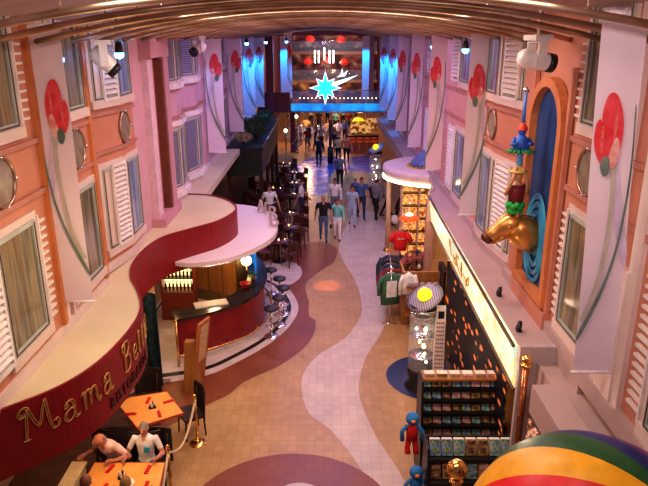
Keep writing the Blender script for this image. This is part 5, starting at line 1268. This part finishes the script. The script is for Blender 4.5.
# ------------------------------------------------------------------ far end: bridge, star, balconies, far bar
br = thing('glass_bridge', 'footbridge with blue lit edge and glass balustrade crossing the far end', 'bridge', (1.0,40.4,2.85))
m = MB(); m.box(-2.05,4.2,40.0,42.0,2.80,3.1); m.build('deck', mat('bridge_steel', (.35,.30,.36), .4), br)
m = MB(); m.box(-2.05,4.2,39.92,39.99,2.86,3.3); m.build('blue_lit_edge', mat('bridge_blue', (.01,.16,.60), .4, emit=.8, col2=(.03,.42,.9), scale=1.5), br)
m = MB(); m.box(-2.0,4.15,39.95,39.97,3.32,4.05); m.build('glass_balustrade', mat('bridge_glass', (.35,.55,.9), .05, alpha=.25), br)
m = MB(); m.loft([(-2.05,39.96,4.1),(4.2,39.96,4.1)], .03, n=8); m.loft([(-2.05,39.96,2.78),(4.2,39.96,2.78)], .04, n=8); m.build('handrail', chrome, br)
lb = None
for i in range(20):
    x = -1.5+i*.25
    if lb is None:
        lb = thing('bridge_bulb', 'tiny warm bulb in the row along the bridge deck', 'bulb', (x,40.2,3.62), 0, 'row of tiny warm bulbs along the bridge')
        m = MB(); m.ball((0,0,0), .035, 8); m.build('glowing_globe', mat('tiny_bulb', (1.,.75,.35), .4, emit=7), lb, False)
        m = MB(); m.cyl((0,0,-.52),(0,0,-.03),.008); m.build('stem', chrome, lb, False)
    else: dup(lb, (x,40.2,3.62))
# star
st = thing('glowing_star', 'large glowing cyan eight-pointed star with comet tail hanging before the bridge', 'star light', (.1,38.5,4.3))
def star(n, r1, r2, tw_=0): return [((r1 if k_%2==0 else r2)*math.cos(PI*k_/n+tw_), (r1 if k_%2==0 else r2)*math.sin(PI*k_/n+tw_)) for k_ in range(2*n)]
sx, sz = .08, 4.36
ctl = lambda P_, y, cx=sx, cz_=sz: [(cx+a, y, cz_+b_) for a, b_ in P_]
def plate(m, P_, y0, y1, cx=sx, cz_=sz):
    P_ = [(p[0]*1.22, p[1]*1.22) for p in P_]
    n_ = len(P_); m.add(ctl(P_,y0,cx,cz_)+ctl(P_,y1,cx,cz_), [tuple(range(n_)), tuple(reversed(range(n_,2*n_)))]+[(i,(i+1)%n_,(i+1)%n_+n_,i+n_) for i in range(n_)])
rs = [1.0,.8,1.0,.8,1.0,.8,1.0,.8]
S8 = [((.82 if k_%4==0 else .66 if k_%2==0 else .36)*math.cos(PI*k_/8+PI/2), (.82 if k_%4==0 else .66 if k_%2==0 else .36)*math.sin(PI*k_/8+PI/2)) for k_ in range(16)]
m = MB(); plate(m, S8, 38.5, 38.6); m.build('pink_outline', mat('star_pink', (1.,.45,.65), .4, emit=1.2), st)
m = MB(); plate(m, [(a*.93,b_*.93) for a,b_ in S8], 38.46, 38.5); m.build('white_border', mat('star_white', (.7,.95,1.), .4, emit=1.3), st)
m = MB(); plate(m, [(a*.84,b_*.84) for a,b_ in S8], 38.42, 38.46); m.build('cyan_heart', mat('star_cyan', (.03,.70,.80), .4, emit=1.0), st)
m = MB(); plate(m, [(.25,.22),(.9,.42),(1.6,.62),(1.0,.30),(.5,.08)], 38.5, 38.56); plate(m, [(.55,.50),(.75,.66),(.82,.95),(.87,.66),(1.1,.85),(.95,.55)], 38.5, 38.55); m.build('comet_tail', mat('star_white', (.7,.95,1.), .4, emit=1.3), st)
m = MB(); m.cyl((sx,38.55,sz+.95),(sx,38.55,7.4),.012); m.build('hanging_wire', chrome, st)
# back wall and balconies
struct_m = mat('atrium_dark', (.03,.012,.018), .5, col2=(.10,.03,.03), scale=1.2)
m = MB(); m.box(-7,8,72,72.3,0,9.5); m.mi = 1; m.box(-3.4,5.2,71.9,72,6.1,9.2); m.box(-3.4,5.2,71.9,72,3.2,5.5)
m.mi = 2; m.box(-5,6,71.85,72,0,2.7)
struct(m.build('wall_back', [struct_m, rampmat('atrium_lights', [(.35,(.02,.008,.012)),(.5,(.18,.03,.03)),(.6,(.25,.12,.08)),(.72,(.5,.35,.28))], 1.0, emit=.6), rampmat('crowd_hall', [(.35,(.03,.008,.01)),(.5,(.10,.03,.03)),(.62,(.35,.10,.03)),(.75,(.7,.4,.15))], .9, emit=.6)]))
for zi, z in enumerate((3.1,5.85)):
    r = thing('atrium_balcony', ['lower atrium balcony with glass railing behind the star','upper atrium balcony with glass railing behind the star'][zi], 'balcony', (.8,66.5,z))
    m = MB(); m.box(-3.6,5.4,66,71.9,z-.3,z); m.build('slab', mat('balcony_beige', (.50,.34,.30), .5), r)
    m = MB(); m.box(-3.5,5.3,66.02,66.05,z+.05,z+.95); m.build('glass_panel', mat('bridge_glass', (.35,.55,.9), .05, alpha=.25), r)
    m = MB(); m.loft([(-3.6,66.03,z+1.0),(5.4,66.03,z+1.0)], .035, n=8); m.build('handrail', chrome, r)
    for x in (-2.8,-1.0,.8,2.6,4.4):
        m = MB(); m.cyl((x,66.03,z),(x,66.03,z+1.0),.03); m.build('baluster', chrome, r)
for i, (x, y, z, l) in enumerate([(-1.5,62,4.95,'red hanging lantern left of the candle lights'),(1.9,62,4.9,'red hanging lantern right of the candle lights'),(.2,62.3,5.05,'red hanging lantern in the centre above the star'),(-1.3,62.1,7.0,'upper red hanging lantern at the left under the beam'),(1.6,62.1,6.95,'upper red hanging lantern at the right under the beam')]):
    r = thing('red_lantern', l, 'lantern', (x,y,z)); m = MB(); m.lathe([(0,-.2),(.25,-.2),(.45,.0),(.25,.28),(.06,.4),(0,.42)], (x,y,z), 16); m.build('shade', mat('lantern_red', (.65,.03,.02), .5, emit=.7), r)
    m = MB(); m.cyl((x,y,z+.3),(x,y,z+.9 if z < 6 else 9.0),.012); m.build('cord', blackm, r)
cl_ = None
for i, x in enumerate((-.62,-.36,.02,.38,.64)):
    l = 'slim white candle-like light, %s of five above the star' % ['leftmost','second from left','middle tallest','fourth from left','rightmost'][i]
    z = 4.95+(.25 if i == 2 else 0)
    if cl_ is None:
        cl_ = thing('tube_light', l, 'light', (x*1.35,60.5,z)); m = MB(); m.cyl((0,0,0),(0,0,1.1),.06); m.build('glowing_tube', mat('tube_white', (1.,.9,.8), .4, emit=5), cl_, False)
        m = MB(); m.cyl((0,0,-.1),(0,0,0),.06); m.build('socket', chrome, cl_, False)
    else: dup(cl_, (x*1.35,60.5,z), 0, l)
m = MB(); m.box(-4.6,-4.4,36.5,72,0,9.5); struct(m.build('wall_left_far', mat('far_side_wall', (.16,.04,.06), .5, col2=(.22,.07,.10), scale=.6)))
m = MB(); m.box(5.5,5.7,36.5,72,0,9.5); struct(m.build('wall_right_far', MATS['far_side_wall']))
bq = thing('glass_barrier', 'low glass barrier with chrome handrail across the hall behind the crowd', 'barrier', (0,46.2,0))
m = MB(); m.loft([(-2.9,46.2,1.05),(3.0,46.2,1.05)], .03, n=8); m.build('handrail', chrome, bq)
m = MB(); m.box(-2.85,2.95,46.19,46.21,.1,1.0); m.build('glass_panel', MATS['bridge_glass'], bq)
for x in (-2.9,-1.4,.05,1.5,3.0):
    m = MB(); m.cyl((x,46.2,.006),(x,46.2,1.05),.025); m.build('post', chrome, bq)
# columns at the end
for i, (x, y, w_, z0_, mt, l) in enumerate([(-3.2,38.5,.45,0,mat('maroon_column',(.16,.02,.04),.4),'dark maroon square column on the left beyond the last wall banner'),(-2.0,40.6,.30,0,MATS['maroon_column'],'maroon column carrying the left end of the bridge'),(3.15,44.5,.5,0,mat('grey_column',(.35,.24,.28),.5),'mauve column behind the bridge on the far right')]):
    r = thing('square_column', l, 'column', (x,y,0)); m = MB(); m.box(x-w_/2,x+w_/2,y-w_/2,y+w_/2,z0_+.15,7.3 if i != 1 else 2.8); m.build('shaft', mt, r)
    m = MB(); m.box(x-w_/2-.05,x+w_/2+.05,y-w_/2-.05,y+w_/2+.05,0.006,.15); m.build('plinth', brass, r)
for i, (x, l) in enumerate(((-2.55,'tall cyan-lit sail panel at the far left'),(2.65,'tall cyan-lit sail panel at the far right'))):
    r = thing('sail_panel', l, 'panel', (x,41.5,3.3)); m = MB(); m.box(x-.22,x+.22,41.5,41.53,3.4,7.3); m.cyl((x,41.515,7.3),(x,41.515,7.75),.01); m.build('cloth', fabric, r); m = MB(); m.cyl((x-.25,41.5,3.4),(x+.25,41.5,3.4),.02); m.build('lower_rod', chrome, r)
# posts in the walkway
for x, y, h_, l in ((.38,37.6,2.6,'dark round post under the bridge in the middle of the walkway'),):
    r = thing('bridge_post', l, 'post', (x,y,0)); m = MB(); m.cyl((x,y,.0),(x,y,h_),.09); m.build('shaft', darkwood, r); m = MB(); m.cyl((x,y,.006),(x,y,1.0),.16); m.build('base_sleeve', blackm, r)
# far left balcony of red boards + sofa crowd block
m = MB(); m.box(-4.1,-2.1,39.6,39.8,2.8,4.0); tag(m.build('maroon_balcony_front', mat('maroon_panel', (.20,.05,.06), .5)), 'maroon balcony front left of the glass bridge', 'balcony')
# far bar with red stools
fb = thing('far_bar', 'dark bar counter with orange lit front on the far right under the bridge', 'bar', (2.5,41.5,0))
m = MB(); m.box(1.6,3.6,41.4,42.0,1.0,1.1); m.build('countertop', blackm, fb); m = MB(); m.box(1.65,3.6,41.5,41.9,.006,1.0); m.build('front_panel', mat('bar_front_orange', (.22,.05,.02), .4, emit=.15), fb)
m = MB(); m.box(1.8,3.6,43.2,43.3,1.0,2.0); m.build('back_shelf', rampmat('bar_back_glow', [(.35,(.05,.015,.01)),(.5,(.35,.14,.04)),(.6,(.9,.55,.2)),(.7,(.2,.06,.03))], 5, emit=.7), fb)
fs0 = None
for i in range(4):
    x = 1.85+i*.48; l = 'orange-seated bar stool, %s from the left at the far bar' % ['first','second','third','fourth'][i]
    if fs0 is None:
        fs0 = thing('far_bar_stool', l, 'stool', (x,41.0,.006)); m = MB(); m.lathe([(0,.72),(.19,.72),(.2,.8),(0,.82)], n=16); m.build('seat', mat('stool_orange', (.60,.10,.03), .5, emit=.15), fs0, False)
        m = MB(); m.loft([(-.17,.15,.95),(0,.2,.97),(.17,.15,.95)],[.04,.06,.04],n=6); m.build('backrest', MATS['stool_orange'], fs0, False)
        m = MB(); m.cyl((0,0,0),(0,0,.72),.03); m.build('pole', chrome, fs0, False); m = MB(); m.lathe([(0,.03),(.18,.02),(.2,.0)], n=16); m.build('base', chrome, fs0, False)
    else: dup(fs0, (x,41.0,.006), 0, l)
r = thing('yellow_canopy_lamp', 'yellow glowing canopy lamp above the far bar', 'lamp', (2.35,42.4,2.1)); m = MB(); m.lathe([(.42,0),(.3,.12),(0,.25),(0,.2),(.28,.08)], (2.3,42.4,1.95), 18); m.build('shade', mat('yellow_glow', (.95,.80,.02), .4, emit=.75), r)
m = MB(); m.cyl((2.3,42.4,.01),(2.3,42.4,2.1),.03); m.build('pole', brass, r)
m = MB()
for (x, z) in ((-3.0,1.2),(-2.5,1.5)): pass
for x, y, z, l in ((-2.45,40.5,1.55,'glowing white lantern on a post at the far left by the crowd'),(-1.95,45.0,1.9,'second glowing lantern at the far left behind the crowd')):
    r = thing('post_lantern', l, 'lantern', (x,y,0)); m = MB(); m.ball((x,y,z), .11, 12); m.build('globe', mat('lamp_pearl2', (1.,.8,.5), .4, emit=9), r); m = MB(); m.cyl((x,y,.006),(x,y,z-.1),.03); m.build('post', blackm, r)

# ------------------------------------------------------------------ lights
def area(loc, size, power, col, rot=(0,0,0), sy=None):
    l = bpy.data.lights.new('area_light', 'AREA'); l.energy = power; l.color = col; l.shape = 'RECTANGLE'; l.size = size; l.size_y = sy or size
    o = bpy.data.objects.new('area_light', l); C.objects.link(o); o.location = loc; o.rotation_euler = rot; return o
def spot(loc, tgt, power, col, ang=60, blend=.6, rad=.08):
    l = bpy.data.lights.new('spot_light', 'SPOT'); l.energy = power; l.color = col; l.spot_size = R(ang); l.spot_blend = blend; l.shadow_soft_size = rad
    o = bpy.data.objects.new('spot_light', l); C.objects.link(o); o.location = loc
    o.rotation_euler = (Vector(tgt)-Vector(loc)).to_track_quat('-Z','Y').to_euler(); return o
def point(loc, power, col, rad=.1):
    l = bpy.data.lights.new('point_light', 'POINT'); l.energy = power; l.color = col; l.shadow_soft_size = rad
    o = bpy.data.objects.new('point_light', l); C.objects.link(o); o.location = loc; return o
area((0,5.0,7.75), 4, 115, (1.,.78,.62), sy=1.0)
area((0,9.3,7.75), 4, 175, (1.,.78,.66), sy=.6)
area((0,13.7,7.75), 4, 205, (1.,.64,.66), sy=.6)
area((0,18.3,7.75), 4, 165, (.68,.50,1.), sy=.6)
area((0,23.5,7.75), 4, 115, (.52,.42,1.), sy=.6)
area((0,29.5,7.75), 4, 65, (.5,.42,1.), sy=.6)
area((0,36,7.6), 4, 45, (.6,.42,.95), sy=.6)
point((-2.6,7.6,4.6), 26, (1.,.72,.34), .2)
point((.8,62,5.0), 300, (1.,.6,.45), .3); point((.8,60,8.2), 250, (1.,.6,.5), .3); point((0,46,6.6), 160, (.6,.45,1.), .3)
spot((-1.2,1.6,7.6),(-3.2,9.5,5.4), 330, (1.,.80,.72), 62, .8, .15); spot((1.2,1.6,7.6),(3.0,9.0,5.2), 330, (1.,.78,.80), 62, .8, .15)  # unseen fill spots added near the camera to brighten banners and walls
w = bpy.data.worlds.new('world'); bpy.context.scene.world = w; w.use_nodes = True
w.node_tree.nodes['Background'].inputs[0].default_value = (.50,.38,.60,1); w.node_tree.nodes['Background'].inputs[1].default_value = .20
for (x, y, tx, ty, tz) in ((-3.2,34.2,-3.6,35.2,5),(-3.2,29.4,-3.6,30.6,5.2),(-2.3,40.5,-2.5,41.5,5.5),(3.0,33,3.15,34,5),(2.6,40.4,2.65,41.5,5.5),(3.1,28.6,3.15,29.6,5.0)):
    spot((x,y,7.0),(tx,ty,tz-.6), 480, (0.,.30,1.), 80)
spot((-3.55,19.8,7.0),(-3.6,20.9,5.0), 40, (.2,.4,1.), 70)
spot((0,32,7.2),(.5,36,0), 500, (.1,.25,1.), 40)
spot((0,27,7.2),(1.6,23,0), 120, (.3,.4,1.), 30)
point((-1.2,44.2,2.7), 330, (1.,.5,.2), .2); point((1.2,50,3.2), 330, (1.,.5,.2), .2); point((2.4,40.2,2.4), 30, (1.,.4,.15), .2)
point((-3.2,8.2,2.1), 22, (1.,.62,.3), .15); point((-3.1,10.6,2.1), 22, (1.,.6,.28), .15)
point((-3.0,15.9,2.15), 35, (1.,.66,.35), .15); point((-3.9,14.8,2.0), 12, (1.,.6,.25), .15)
point((3.6,20.5,2.3), 40, (1.,.55,.25), .15); point((2.5,15.8,2.5), 25, (1.,.6,.35), .15)
point((2.2,8.2,3.0), 14, (1.,.7,.5), .15); point((2.3,10.8,2.5), 14, (1.,.7,.5), .15)
spot((.5,17.5,7.3),(.1,18.0,0), 1800, (1.,.25,.05), 7, .3)

for o_ in list(C.objects):
    if o_.name.startswith('area_light') or o_.name.startswith('spot_light') or o_.name.startswith('point_light'): pass
